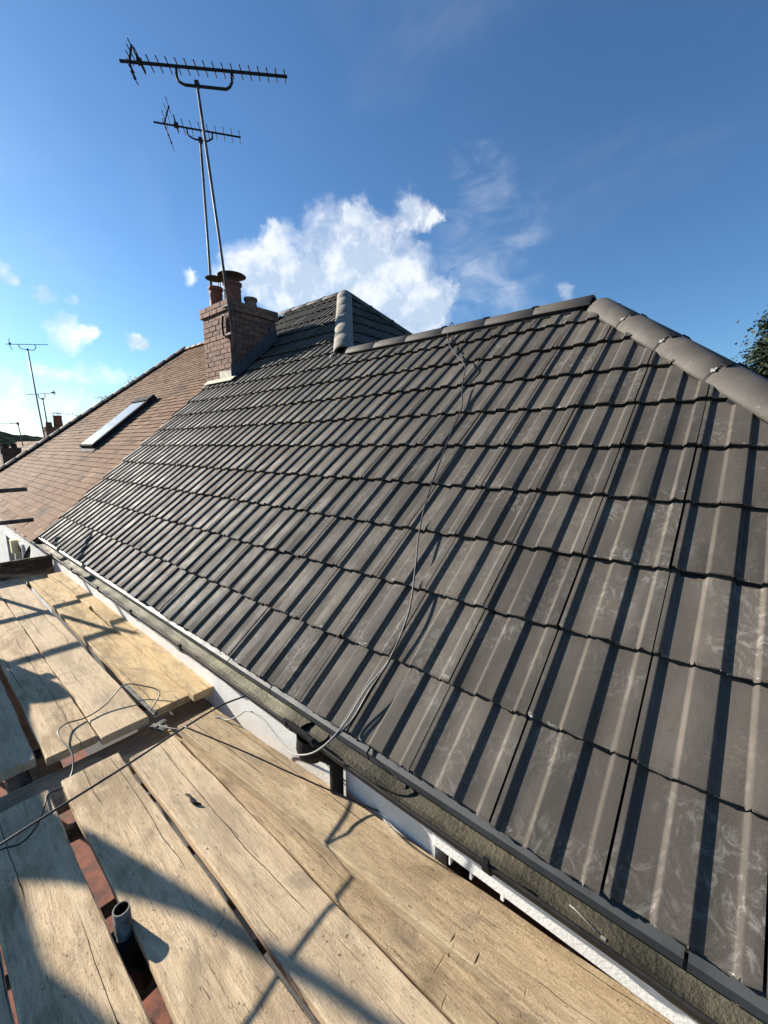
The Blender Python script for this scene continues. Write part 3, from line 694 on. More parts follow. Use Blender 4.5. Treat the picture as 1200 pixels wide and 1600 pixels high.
# ---- chimney: every brick modelled round a mortar core
def brick_stack(x0, x1, y0, y1, z0, z1, b, tmin=0.0):
    H = 0.075; k = 0; z = z1 - H
    while z > z0 - H:
        out = 0.028 if k < 2 else (0.0 if k else 0.0)
        X0, X1, Y0, Y1 = x0 - out, x1 + out, y0 - out, y1 + out
        zc = z + H / 2
        def runs(a, c, odd):
            L = c - a; n = max(1, round(L / 0.225)); w = L / n; p = a; e = []
            if odd: e.append((p, p + w / 2)); p += w / 2
            while p + w <= c + 1e-6: e.append((p, p + w)); p += w
            if c - p > 0.02: e.append((p, c))
            return e
        for (a, c) in runs(X0, X1, k % 2):
            for yy in (Y0 + .05, Y1 - .05):
                b.box(((a + c) / 2 + random.uniform(-.002, .002), yy + random.uniform(-.004, .004), zc), (c - a - .011, .102, .064), rotz(random.uniform(-.01, .01)), 0, random.random(), bev=0.004)
        for (a, c) in runs(Y0 + .105, Y1 - .105, (k + 1) % 2):
            for xx in (X0 + .05, X1 - .05):
                b.box((xx + random.uniform(-.004, .004), (a + c) / 2, zc), (.102, c - a - .011, .064), rotz(random.uniform(-.01, .01)), 0, random.random(), bev=0.004)
        z -= H; k += 1
    b.box(((x0 + x1) / 2, (y0 + y1) / 2, (z0 + z1) / 2 - .004), (x1 - x0 - .012, y1 - y0 - .012, z1 - z0 - .008), None, 1)
    b.box(((x0 + x1) / 2, (y0 + y1) / 2, z1 - .075), (x1 - x0 + .044, y1 - y0 + .044, .145), None, 1)
cb = MB(); brick_stack(-6.385, -5.565, 2.475, 3.315, 1.95, 3.235, cb)
chim = cb.build('chimney', [M['brick'], M['mortar']], house)
chim['label'] = 'weathered red brick chimney stack with three pots'
fl = MB()
prof = [(-6.33, 2.53, 3.232), (-5.62, 2.53, 3.232), (-5.62, 3.26, 3.232), (-6.33, 3.26, 3.232)]
top = [(-6.2, 2.63, 3.285), (-5.75, 2.63, 3.285), (-5.75, 3.16, 3.285), (-6.2, 3.16, 3.285)]
i = len(fl.v); fl.v += prof + top
for q in range(4): fl.face((i + q, i + (q + 1) % 4, i + 4 + (q + 1) % 4, i + 4 + q))
fl.face((i + 4, i + 5, i + 6, i + 7)); fl.build('flaunching', M['cement'], chim)
def pot(x, y, z, r, h, m):
    b = MB(); b.lathe([(r * .98, 0), (r, .02), (r * .93, .05), (r * .9, h * .62), (r * .95, h * .64), (r * .95, h * .70), (r * .9, h * .72), (r * .9, h - .05), (r * 1.06, h - .04), (r * 1.06, h - .008), (r * 1.0, h), (r * .8, h), (r * .78, h - .12), (0.001, h - .12)], (x, y, z), 28)
    return b.build('chimney_pot', m, chim)
pot(-6.185, 2.63, 3.25, 0.108, 0.32, M['pot']); pot(-5.87, 2.74, 3.25, 0.138, 0.35, M['pot']); pot(-5.74, 2.97, 3.25, 0.100, 0.15, M['pot_buff'])
def cowl(x, y, z, r, rp, hgt):
    b = MB(); b.lathe([(0.001, hgt + .030), (r * .5, hgt + .022), (r * .97, hgt + .002), (r, hgt - .004), (r * .97, hgt - .006), (r * .5, hgt + .010), (0.001, hgt + .016)], (x, y, z), 32)
    for q in range(4):
        th = q * PI / 2 + .5; b.tube([(x + rp * math.cos(th), y + rp * math.sin(th), z - .05), (x + rp * math.cos(th), y + rp * math.sin(th), z + hgt + .004)], 0.006, 6)
    b.lathe([(rp + .01, -.06), (rp + .012, -.03), (rp + .004, -.03)], (x, y, z), 28)
    return b.build('chimney_cowl', M['soot'], chim)
cowl(-6.185, 2.63, 3.57, 0.150, 0.090, 0.135); cowl(-5.87, 2.74, 3.60, 0.215, 0.115, 0.100)
lf = MB()                                            # lead apron in front, stepped soakers to the side
lf.box((-5.74, 2.464, 2.15), (0.36, 0.012, 0.15), Matrix.Rotation(.06, 3, 'Y'), bev=.004)
lf.box((-5.87, 2.415, 2.085), (0.86, 0.110, 0.012), Matrix.Rotation(PITCH, 3, 'X'), bev=.003)
lf.build('flashing', M['lead'], chim)
ls = MB()
for k in range(9):
    y = 2.50 + k * 0.095; ls.box((-5.553, y, rz(y) + 0.085), (0.010, 0.10, 0.19), bev=.002)
    ls.box((-5.50, y, rz(y) + 0.012), (0.12, 0.10 / CP, 0.008), Matrix.Rotation(PITCH, 3, 'X'), bev=.002)
ls.box((-5.547, 3.20, rz(3.2) + .20), (0.008, .06, .16), Matrix.Rotation(.4, 3, 'X'), bev=.002)
ls.build('side_flashing', M['leaddark'], chim)
# satellite-cable coil and bracket on the stack front
co = MB()
for q in range(5):
    pts = [(-5.665 + (0.050 + .004 * q) * math.cos(a) + .004 * q, 2.455 - .006 * q, 2.86 + (0.155 + .006 * (q % 3)) * math.sin(a)) for a in [2 * PI * s / 36 for s in range(37)]]
    co.tube(pts, 0.008, 6, caps=False)
tag(co.build('cable_coil', M['cable_black']), 'coil of black cable hanging on the brick chimney beside the mast foot', 'cable coil')
# ------------------------------------------------------------------ neighbouring house with the brown tiled roof
nb = empty('house', (-9.5, 2.5, GZ), 'attached neighbouring house with old brown tiled roof and roof window', 'house')
nr = MB(); GA = 0.102; HB = (-13.24, 0.57)
dz0 = -0.022
def NP(u, s, n): return Vector((u, s * CP - n * SP, s * SP + n * CP + dz0))
for k in range(-1, 56):
    s0 = k * GA
    for j in range(0, 50):
        u0 = -6.02 - 0.168 * (j + 1) - (0.084 if k % 2 else 0) - 0.127 * max(s0, 0) * CP * 0.0
        if u0 + .168 < -14.3: continue
        t = 0.22 + 0.56 * random.random(); sag = 0.006 * math.sin(u0 * 1.3 + 1) * math.sin(s0 * 1.1)
        if random.random() < .05: t = random.choice((0.02, 0.98))
        n = 0.0 + sag + random.uniform(-.0025, .0025); tw = random.uniform(-.0025, .0025); ds = random.uniform(-.003, .003)
        a, c = u0 + .0007, u0 + .1672
        A, B_, C_, D_ = NP(a, s0 + ds, n - tw), NP(c, s0 + ds, n + tw), NP(c, s0 + .125, n - .013 + tw), NP(a, s0 + .125, n - .013 - tw)
        nr.quad(A, B_, C_, D_, 0, t); nr.quad(NP(a, s0 + ds, n - tw - .015), NP(c, s0 + ds, n + tw - .020), B_, A, 0, 0.0)
nclips = [((-6.045, 0, 0), Vector((1, 0.127, 0))), ((0, 4.16, 0), (0, 1, 0))]
nh = Vector((-10.66, 4.15, 0)); nt = Vector((-13.24, 0.57, 0)); hdir = (nh - nt).normalized(); hn = Vector((-hdir.y, hdir.x, 0))
if hn.x > 0: hn = -hn
nroof = nr.build('roof', M['brown'], nb, clips=nclips + [(nh, hn)])
ns = MB()
def nz(y): return T * y + dz0 - 0.035
hy0 = -10.66 - 4.15 * (2.58 / 3.58)
slab(ns, [(-6.06, -0.05, nz(-.05)), (-6.60, 4.16, nz(4.16)), (-10.62, 4.16, nz(4.16)), (hy0 + .05, 0, nz(0))], 0.04, 0)
slab(ns, [(-6.60, 4.2, nz(4.16)), (-10.62, 4.2, nz(4.16)), (-13.7, 8.4, nz(0)), (-6.60, 8.4, nz(0))], 0.04, 0)
slab(ns, [(-10.66, 4.18, nz(4.16)), (hy0, 0, nz(0)), (hy0, 8.3, nz(0))], 0.04, 0)
ns.build('roof_deck', M['brown'], nroof)
hv = Vector((-2.58, -3.58, -3.58 * T)); 
cap_row((-10.62, 4.15, 3.54), hv, 5.4, 0.30, 0.10, nroof, M['bridge'], zc=-0.045, clips=False, union=False, gap=.004, arc=1.2)
cap_row((-6.55, 4.16, 3.52), (-1, 0, 0), 4.0, 0.30, 0.105, nroof, M['bridge'], zc=-0.075, clips=False, union=False, gap=.004, arc=1.2)
cr = MB()                                            # dark bedding under the hip caps
cr.tube([Vector((-10.62, 4.15, 3.50)) + hv * (q / 10) + Vector((0.045, -.03, 0)) for q in range(0, 13)], 0.05, 6); cr.build('hip_bedding', M['under'], nroof)
# roof window
rw = empty('roof_window', (-8.4, 1.8, 1.5), None, None); rw.parent = nb; rw.location = Vector((-8.4, 1.8, 1.5)) - nb.location
U0, U1, S0, S1, HN = -8.80, -8.02, 1.62, 3.02, 0.085
Rr = Matrix.Rotation(PITCH, 3, 'X')
fr = MB()
def nbx(u0, u1, s0, s1, n0, n1, b=fr, bev=.004): b.box(NP((u0 + u1) / 2, (s0 + s1) / 2, (n0 + n1) / 2), (u1 - u0, s1 - s0, n1 - n0), Rr, 0, .5, bev)
nbx(U0, U0 + .07, S0, S1, -.02, HN); nbx(U1 - .07, U1, S0, S1, -.02, HN); nbx(U0, U1, S0, S0 + .08, -.02, HN - .002); nbx(U0, U1, S1 - .12, S1, -.02, HN + .012)
nbx(U0 - .02, U1 + .02, S1 - .14, S1 + .03, -.02, HN + .02)
fr.build('frame', M['rwframe'], rw)
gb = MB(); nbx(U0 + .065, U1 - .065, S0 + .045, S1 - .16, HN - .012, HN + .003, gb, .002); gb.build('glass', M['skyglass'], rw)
ap = MB(); nbx(U0 - .02, U1 + .02, S0 - .07, S0, .004, .010, ap, .002); nbx(U0 - .06, U0, S0, S1 + .05, .004, .012, ap, .002); nbx(U1, U1 + .06, S0, S1 + .05, .004, .012, ap, .002)
ap.build('flashing', M['leaddark'], rw)
nw = MB()
wallbox(-12.9, -6.31, 0.13, 0.33, GZ, -0.13, nw); wallbox(-12.9, -12.7, 0.33, 8.0, GZ, -0.13, nw)
nwall = nw.build('wall', M['render'], nb)
nf = MB(); nf.box((-9.6, 0.085, -0.17), (6.6, 0.022, 0.16), bev=.003); nf.build('fascia', M['white'], nb)
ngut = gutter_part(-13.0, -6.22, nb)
for x in (-6.5, -7.2, -8.0): bracket(x).build('gutter_bracket', M['black'], ngut)
nwin = MB(); nwin.box((-8.9, 0.122, -1.1), (1.5, 0.012, 1.2)); nwo = nwin.build('window', M['glass'], nb)
nfr = MB()
for x in (-9.65, -8.9, -8.15): nfr.box((x, 0.112, -1.1), (.06, .03, 1.26), bev=.004)
for z in (-.5, -1.7): nfr.box((-8.9, 0.112, z), (1.5, .028, .06), bev=.004)
nfr.build('window_frame', M['frame'], nwo)
# alarm box and satellite dish on its wall
al = MB(); al.box((-8.50, 0.06, -0.55), (0.15, 0.09, 0.22), bev=.010); al.box((-8.50, 0.11, -0.55), (0.11, 0.04, 0.17))
tag(al.build('alarm_box', M['yellow']), 'pale yellow alarm box on the neighbouring wall under the far gutter', 'alarm box')
sd = empty('satellite_dish', (-6.36, 0.07, -0.62), 'dark round satellite dish on the neighbouring wall, half hidden by the toe board', 'satellite dish')
db = MB(); db.lathe([(0.001, -.035), (.10, -.030), (.19, -.012), (.245, .012), (.248, .016), (.243, .016), (.19, -.006), (.10, -.024), (.001, -.029)], (0, 0, 0), 30)
Rd = Vector((-0.25, -0.85, 0.35)).normalized().to_track_quat('Z', 'Y').to_matrix(); cD = Vector((-6.36, -0.13, -0.41))
db.v = [tuple(cD + Rd @ Vector(v)) for v in db.v]; db.build('dish', M['dark_metal'], sd)
db = MB(); db.tube([(-6.36, 0.07, -0.62), (-6.36, -0.02, -0.62), (-6.36, -0.10, -0.50)], .018, 8); db.box((-6.36, .066, -.62), (.12, .014, .16)); db.build('wall_bracket', M['steel'], sd)
db = MB(); db.tube([cD + Rd @ Vector((0, -.2, 0.0)), cD + Rd @ Vector((0, -.13, .30))], .010, 6); db.box(cD + Rd @ Vector((0, -.11, .32)), (.05, .05, .09), Rd, bev=.01); db.build('feed_arm', M['dark_metal'], sd)

# ------------------------------------------------------------------ houses beyond
def far_house(x0, x1, y0, yr, z0, zr, label):
    h = empty('house', ((x0 + x1) / 2, yr, GZ - 1), label, 'house'); b = MB(); y1 = 2 * yr - y0
    n = int((yr - y0) / .16)
    for k in range(n):                                # stepped courses so that the slope catches light like tile
        ya, yb = y0 + (yr - y0) * k / n, y0 + (yr - y0) * (k + 1) / n; za, zb = z0 + (zr - z0) * k / n, z0 + (zr - z0) * (k + 1) / n
        for q in range(int((x1 - x0) / .6)):
            xa = x0 + q * .6; b.quad((xa, ya, za + .02), (xa + .59, ya, za + .02), (xa + .59, yb, zb), (xa, yb, zb), 0, random.random())
            b.quad((xa, ya, za), (xa + .59, ya, za), (xa + .59, ya, za + .02), (xa, ya, za + .02), 0, .2)
    slab(b, [(x0, y0, z0 - .02), (x1, y0, z0 - .02), (x1, yr, zr - .02), (x0, yr, zr - .02)], .1, 0); slab(b, [(x0, y1, z0), (x1, y1, z0), (x1, yr, zr), (x0, yr, zr)], .1, 0)
    r = b.build('roof', M['brown'], h)
    w = MB(); wallbox(x0 + .2, x1 - .2, y0 + .3, y1 - .3, GZ - 3, z0, w)
    for xx in (x0 + .2, x1 - .2):
        i = len(w.v); w.v += [(xx, y0 + .3, z0), (xx, y1 - .3, z0), (xx, yr, zr - .15)]; w.face((i, i + 1, i + 2))
    w.build('wall', M['render'], h); return h
def far_stack(h, x, y, z0, z1, w, d, pots, m='brick'):
    b = MB(); brick_stack(x - w / 2, x + w / 2, y - d / 2, y + d / 2, z0, z1, b); c = b.build('chimney', [M[m], M['mortar' if m == 'brick' else m]], h)
    for (dx, dy, r, hh, cw) in pots:
        b = MB(); b.lathe([(r, 0), (r * .86, hh * .9), (r * .98, hh * .92), (r * .98, hh), (r * .75, hh), (r * .72, hh * .7), (.001, hh * .7)], (x + dx, y + dy, z1 - .02), 20); b.build('chimney_pot', M['pot' if m == 'brick' else m], c)
        if cw:
            b = MB(); b.lathe([(.001, .10), (r * 1.1, .085), (r * 1.12, .075), (.001, .085)], (x + dx, y + dy, z1 + hh), 20)
            for q in range(3): b.tube([(x + dx + r * .8 * math.cos(q * 2.1), y + dy + r * .8 * math.sin(q * 2.1), z1 + hh - .04), (x + dx + r * .8 * math.cos(q * 2.1), y + dy + r * .8 * math.sin(q * 2.1), z1 + hh + .08)], .01, 5)
            b.build('chimney_cowl', M['black'], c)
h2 = far_house(-27, -17.6, -0.1, 2.95, -1.35, 1.25, 'distant house with pinkish brown roof under the two far aerials')
far_stack(h2, -20, 3.12, 0.6, 1.78, .5, .62, [(0, .12, .155, .46, True), (.02, -.18, .11, .2, False)])
h3 = far_house(-18.6, -14.6, -1.6, 0.9, -2.3, -0.2, 'low distant house with dark sooty twin-pot chimney at the left edge')
far_stack(h3, -15.6, 1.12, -0.6, 1.02, .36, .40, [(0, -.1, .075, .14, False), (0, .1, .075, .14, False)], 'soot')

# ------------------------------------------------------------------ television aerials
def aerial(name_loc, mast_pts, mast_r, boom_a, boom_b, label, n_el, el_len, el_r, sup, refl, parts=True, metal='dark_metal', group='television aerials on masts', refl_len=.30):
    base = Vector(mast_pts[0]); o = empty('tv_aerial', base, label, 'tv aerial', group)
    b = MB(); b.tube(mast_pts, mast_r, 12); b.build('mast', M['alu'], o)
    A, B_ = Vector(boom_a), Vector(boom_b); ax = (B_ - A).normalized(); up = Vector((0, 0, 1)); up = (up - ax * up.dot(ax)).normalized(); sd_ = ax.cross(up)
    Rb = Matrix((ax, sd_, up)).transposed(); L = (B_ - A).length
    b = MB(); b.box((A + B_) / 2, (L, .016 * el_r / .005, .016 * el_r / .005), Rb); b.build('boom', M[metal], o)
    for k in range(n_el):                             # directors, crosswise
        p = A + ax * (L * (sup[0] + (0.985 - sup[0]) * k / (n_el - 1))); l = el_len * (1 - .22 * k / n_el)
        b = MB(); b.tube([p - sd_ * l / 2, p + sd_ * l / 2], el_r, 6); b.build('director', M[metal], o)
    p = A + ax * (L * sup[1]); b = MB(); b.box(p + up * .012, (.065, .07, .055), Rb, bev=.008)
    lp = [p + sd_ * x + up * z for x, z in ((-.17, .0), (-.18, .022), (-.17, .044), (.17, .044), (.18, .022), (.17, 0), (-.17, 0))]; b.tube(lp, el_r * 1.1, 6); b.build('dipole', M[metal], o)
    p = A + ax * (L * sup[2])                         # reflector: two raked arms, each carrying rods
    for s in (1, -1):
        arm_end = p + up * (s * refl[0]) + ax * refl[1]; b = MB(); b.tube([p, arm_end], el_r * 1.7, 6)
        for q in range(refl[2]):
            c = p.lerp(arm_end, (q + .6) / (refl[2] - .2)); b.tube([c - sd_ * refl_len, c + sd_ * refl_len], el_r * .9, 6); b.box(c, (.02, .03, .02), Rb)
        b.build('reflector', M[metal], o)
    # cranked support arm under the boom
    top = Vector(mast_pts[-1]); a1 = A + ax * (L * sup[3]); a2 = A + ax * (L * sup[4]); dn = top.z + .0
    q1 = Vector((a1.x, a1.y, 0)) ; 
    low1 = a1 + ax * .05; low1.z = dn - .0; low2 = a2 - ax * .03; low2.z = dn
    b = MB(); b.tube([a1, a1 - up * (a1.z - dn) * .6, low1 - ax * .02 + up * .03, low1 + ax * .05, low2 - ax * .05, low2 + up * .03, a2 - up * (a2.z - dn) * .6, a2], el_r * 2.2, 8)
    b.box(top, (.06, .07, .07), Rb, bev=.01); b.build('support_arm', M[metal], o)
    return o
aerial(None, [(-5.385, 2.430, 2.54), (-5.565, 2.370, 4.3), (-5.745, 2.310, 5.985)], .019, (-6.43, 1.60, 6.19), (-4.95, 3.235, 6.215),
       'tall leaning aerial with long many-toothed boom, clamped to the brick chimney corner', 17, .27, .0085, (.12, .115, .055, .325, .655), (.20, .05, 3), refl_len=.11)
aerial(None, [(-6.54, 2.75, 2.9), (-6.555, 2.75, 4.4), (-6.58, 2.75, 5.87)], .019, (-6.95, 2.205, 6.01), (-6.225, 3.255, 6.01),
       'shorter aerial with spiky reflector, behind the taller one on the brick chimney', 8, .36, .0058, (.33, .25, .115, .37, .66), (.26, .09, 3), refl_len=.20)
mb = MB()
for z in (2.72, 3.12): mb.box((-5.49 - .1 * (z - 2.7), 2.43, z), (.15, .05, .035), bev=.006)
ob = mb.build('mast_clamp', M['dark_metal'], chim)
aerial(None, [(-20, 2.80, 0.6), (-20, 2.70, 2.5), (-20, 2.61, 4.58)], .024, (-20.1, 2.02, 4.69), (-19.9, 3.22, 4.84),
       'taller of two distant aerials, thin mast rising over the hip of the brown roof', 9, .16, .006, (.15, .11, .08, .30, .68), (.20, .05, 3), refl_len=.09)
aerial(None, [(-20, 2.95, 0.6), (-20, 2.90, 1.8), (-20, 2.86, 2.83)], .022, (-20.1, 3.31, 3.10), (-19.9, 2.37, 2.93),
       'lower of two distant aerials, its boom crossing the taller mast, above the brown roof', 8, .16, .006, (.15, .11, .06, .40, .62), (.09, .0, 2), refl_len=.12)
aerial(None, [(-24, 2.72, 0.6), (-24, 2.63, 2.0)], .020, (-24.1, 2.70, 2.04), (-23.9, 2.05, 2.0),
       'small faint aerial far off against the wooded hill at the left edge', 5, .1, .006, (.2, .15, .08, .3, .5), (.06, .0, 2), refl_len=.05)

# ------------------------------------------------------------------ scaffold
BG = 'scaffold boards laid along the eave'
def board(x0, x1, yc, w, ztop, m, label, rot=0.0, th=0.044, tilt=0.0, name='scaffold_board', group=BG, cat='scaffold board', along='X', warp=0.0):
    L = x1 - x0; n = max(4, int(L / 0.07)); b = MB(); r = 0.005
    sec = [(-w / 2 + r, -th), (w / 2 - r, -th), (w / 2, -th + r), (w / 2, -r), (w / 2 - r, 0)] + [(w / 2 - r - (w - 2 * r) * q / 6, 0) for q in range(1, 6)] + [(-w / 2 + r, 0), (-w / 2, -r), (-w / 2, -th + r)]
    ph = random.uniform(0, 9); i0 = 0; ns_ = len(sec)
    for k in range(n + 1):
        x = -L / 2 + L * k / n; wob = 0.0022 * math.sin(x * 5 + ph) + 0.0013 * math.sin(x * 13 + ph * 2); zz = 0.0015 * math.sin(x * 3.3 + ph) + warp * (x / L) ** 2
        for (y, z) in sec:
            e = 1 if abs(y) > w / 2 - 2 * r else 0
            b.v.append((x + (random.uniform(-.002, .002) if k in (0, n) else 0), y + wob + e * random.uniform(-.0012, .0012), z + zz + random.uniform(-.0006, .0006) - (0.0015 * e * random.random())))
    for k in range(n):
        for q in range(ns_):
            a = k * ns_ + q; c = k * ns_ + (q + 1) % ns_; b.face((a, c, c + ns_, a + ns_), 0, .5)
    b.face(list(range(ns_))[::-1]); b.face([n * ns_ + q for q in range(ns_)])
    o = b.build(name, m); o.location = ((x0 + x1) / 2, yc, ztop); o.rotation_euler = (tilt, 0, rot + (PI / 2 if along == 'Y' else 0))
    return tag(o, label, cat, group)
A_, B__, C__, D__ = M['wood_a'], M['wood_b'], M['wood_c'], M['wood_d']
# near bay
board(-1.725, 2.15, -0.868, 0.226, -0.400, A_, 'near grey board left of the upright tube, with tar smears, most of it in shadow')
board(-1.735, 2.12, -0.590, 0.232, -0.400, A_, 'near board just right of the upright tube, with long cracks and a round shadow')
board(-1.655, 2.20, -0.342, 0.214, -0.402, A_, 'near dusty board in the middle, with a short dark gouge near its far end', rot=0.002)
board(-1.600, 2.25, -0.118, 0.224, -0.402, C__, 'near board partly covered by the raised brown board beside the gutter')
board(-1.655, 2.24, 0.0, 0.205, -0.352, C__, 'raised brown board nearest the gutter, lying on top of its neighbour', rot=0.064, th=.048)
board(-1.10, 2.5, -1.098, 0.225, -0.402, A_, 'near board at the bottom left corner, beyond a dark gap')
# far bay
board(-5.72, -2.000, -0.862, 0.226, -0.398, A_, 'far board at the left edge, its near half lit and its middle shadowed')
board(-5.70, -1.955, -0.610, 0.212, -0.396, A_, 'far board second from the left, under a loop of thin cable')
board(-5.66, -1.918, -0.385, 0.228, -0.398, A_, 'far scratched board carrying the loop of cable at its near end')
board(-5.60, -1.925, -0.134, 0.206, -0.385, B__, 'far yellower board ending at a metal strip, left of the raised one')
board(-4.05, -1.850, 0.062, 0.190, -0.352, B__, 'far yellow board with rough knots, raised against the white wall', rot=-0.012)
board(-5.45, -3.95, 0.035, 0.170, -0.362, B__, 'short far yellow board lying end to end with the raised one by the gutter', rot=0.02)
board(-1.35, 0.10, -1.8, 0.270, -0.452, C__, 'brown board laid crosswise in the gap between the two bays', along='Y')
o = bpy.data.objects['scaffold_board.012'] if 'scaffold_board.012' in bpy.data.objects else None
if o: o.location = (-1.835, -0.66, -0.490)
board(-4.6, -2.0, -0.74, 0.225, -0.62, A_, 'lower board seen through the gap between the far boards')
board(-2.6, -0.95, -1.12, 0.225, -0.60, C__, 'lower brown board glimpsed in the bottom left corner')
tb = board(-0.2, 1.0, 0, 0.225, 0, D__, 'dark toe board standing on edge across the far end of the scaffold', along='Y', name='toe_board', cat='toe board', group='boards set on edge')
tb.location = (-5.80, -0.535, -0.335); tb.rotation_euler = (PI / 2, 0, PI / 2)
of = board(-4.55, -4.12, 0.135, 0.05, -0.325, B__, 'short yellow timber offcut lying on the far boards by the gutter', rot=-.05, th=.04, name='timber_offcut', cat='offcut', group='loose timber')
of.location = (-3.75, 0.125, -0.318)
ms = MB(); ms.box((-2.12, -0.246, -0.392), (0.46, 0.022, 0.012), rotz(.02), bev=.002); ms.box((-1.80, -0.262, -0.420), (0.10, 0.03, 0.02), rotz(.4), bev=.003); ms.box((-1.82, -.25, -.415), (.03, .07, .02), rotz(.2), bev=.003)
tag(ms.build('metal_strip', M['steel']), 'thin grey metal strip wedged between far boards at the gap', 'metal strip')

TG = 'scaffold tubes of the frame'
def tube_thing(pts, label, r=0.0242, hollow=True, name='scaffold_tube', m='steel'):
    b = MB(); p0, p1 = Vector(pts[0]), Vector(pts[-1]); b.tube([p0, p1], r, 24, caps=False); 
    d = (p1 - p0).normalized(); inner = r - .0042
    b.tube([p0, p1], inner, 24, caps=False); seg = 24
    for e, st in ((0, 0), (1, 1)):
        for j in range(seg): b.face((st * seg + j, st * seg + (j + 1) % seg, 2 * seg + st * seg + (j + 1) % seg, 2 * seg + st * seg + j), 0)
    return tag(b.build(name, M[m]), label, 'scaffold tube', TG)
ST = tube_thing([(-0.892, -0.728, GZ), (-0.885, -0.722, -0.338)], 'upright open-topped steel tube poking up between two near boards')
cp = MB(); cp.box((-0.885, -0.715, -0.475), (.085, .10, .075), rotz(.1), bev=.012); cp.box((-0.86, -0.70, -0.56), (.10, .07, .09), rotz(.5), bev=.012); cp.tube([(-0.93, -.70, -.47), (-.84, -.70, -.47)], .012, 8)
tag(cp.build('tube_coupler', M['black']), 'dark tube coupler just below the boards on the upright tube', 'coupler')
for (a, c, l) in (((-4.0, -0.80, -0.56), (2.4, -0.775, -0.56), 'horizontal ledger tube running under the gap beside the upright tube'),
                  ((-1.50, -1.5, -0.475), (-1.50, 0.06, -0.475), 'cross tube under the far ends of the near boards'),
                  ((-0.55, -1.5, -0.475), (-0.55, 0.06, -0.475), 'cross tube under the middle of the near boards'),
                  ((0.9, -1.5, -0.475), (0.9, 0.06, -0.475), 'cross tube under the near boards at the bottom right'),
                  ((-2.15, -1.5, -0.475), (-2.15, 0.06, -0.475), 'cross tube under the near ends of the far boards'),
                  ((-5.5, -1.5, -0.475), (-5.5, 0.02, -0.475), 'cross tube under the far ends of the far boards'),
                  ((-2.2, -1.5, -2.2), (-0.3, -0.70, -0.62), 'slanting brace tube seen through the gap between near boards'),
                  ((-1.42, -1.5, -0.86), (-1.33, 0.02, -0.80), 'lower cross tube seen through the gap beside the upright tube'),
                  ((-2.15, -1.3, -0.95), (-1.70, 0.02, -0.78), 'lower slanting tube seen through the gap nearer its far end'),
                  ((-1.02, -1.5, -0.95), (-1.10, 0.02, -0.95), 'lower cross tube seen through the gap at the bottom'),
                  ((-5.85, -2.6, 0.59), (-5.85, -0.07, 0.59), 'upper guard rail tube ending over the brown roof at the left edge'),
                  ((-5.85, -2.6, 0.225), (-5.85, -0.05, 0.225), 'lower guard rail tube ending over the far gutter at the left edge'),
                  ((-5.88, -0.78, GZ), (-5.88, -0.78, 0.74), 'tall upright tube carrying the end guard rails'),
                  ((-5.88, -1.50, GZ), (-5.88, -1.50, 0.72), 'shorter upright tube at the outer corner of the end guard rails'),
                  ((-4.64, -1.08, GZ), (-4.64, -1.08, 0.30), 'short outer upright tube added under the shadow sheet'),
                  ((-4.64, -2.60, GZ), (-4.64, -2.60, 1.3), 'outer upright tube added behind the shadow sheet'),
                  ((-4.64, -1.02, 0.28), (-4.64, -2.7, 0.28), 'added rail tube carrying the shadow sheet')):
    tube_thing([a, c], l)
# added unseen sheet left of the view, outlined to cast the board shadows
ol = [(-1.02, -.42), (-1.10, .14), (-1.06, .22), (-1.055, .34), (-1.10, .42), (-1.20, .41), (-1.26, .39), (-1.33, .45), (-1.41, .54), (-1.50, .60), (-1.62, .74), (-1.60, .86), (-1.595, 1.0), (-1.60, 1.25), (-1.615, 1.42), (-1.655, 1.42), (-1.645, 1.25), (-1.655, 1.06), (-1.68, 1.0), (-1.70, .96), (-1.73, .92), (-1.78, .88), (-1.84, .85), (-1.87, .90), (-1.93, .99), (-1.92, 1.05), (-1.925, 1.15), (-2.05, 1.3), (-2.3, 1.3), (-2.62, 1.1), (-2.62, -.42)]
b = MB()
def fold(y, z): return -4.64 + 0.03 * math.sin(y * 21) * (0.4 + 0.5 * (z < .3)) + 0.02 * math.sin(z * 9 + y * 4)
i = len(b.v); k = len(ol)
b.v += [(fold(y, z) + .027, y, z) for y, z in ol] + [(fold(y, z) + .036, y, z) for y, z in ol]
b.face(range(k)); b.face([k + q for q in range(k)][::-1])
for q in range(k): b.face((q, (q + 1) % k, k + (q + 1) % k, k + q))
tag(b.build('shadow_sheet', M['sheet']), 'unseen grey sheet with ragged top, added to cast shadows on the boards', 'dust sheet')

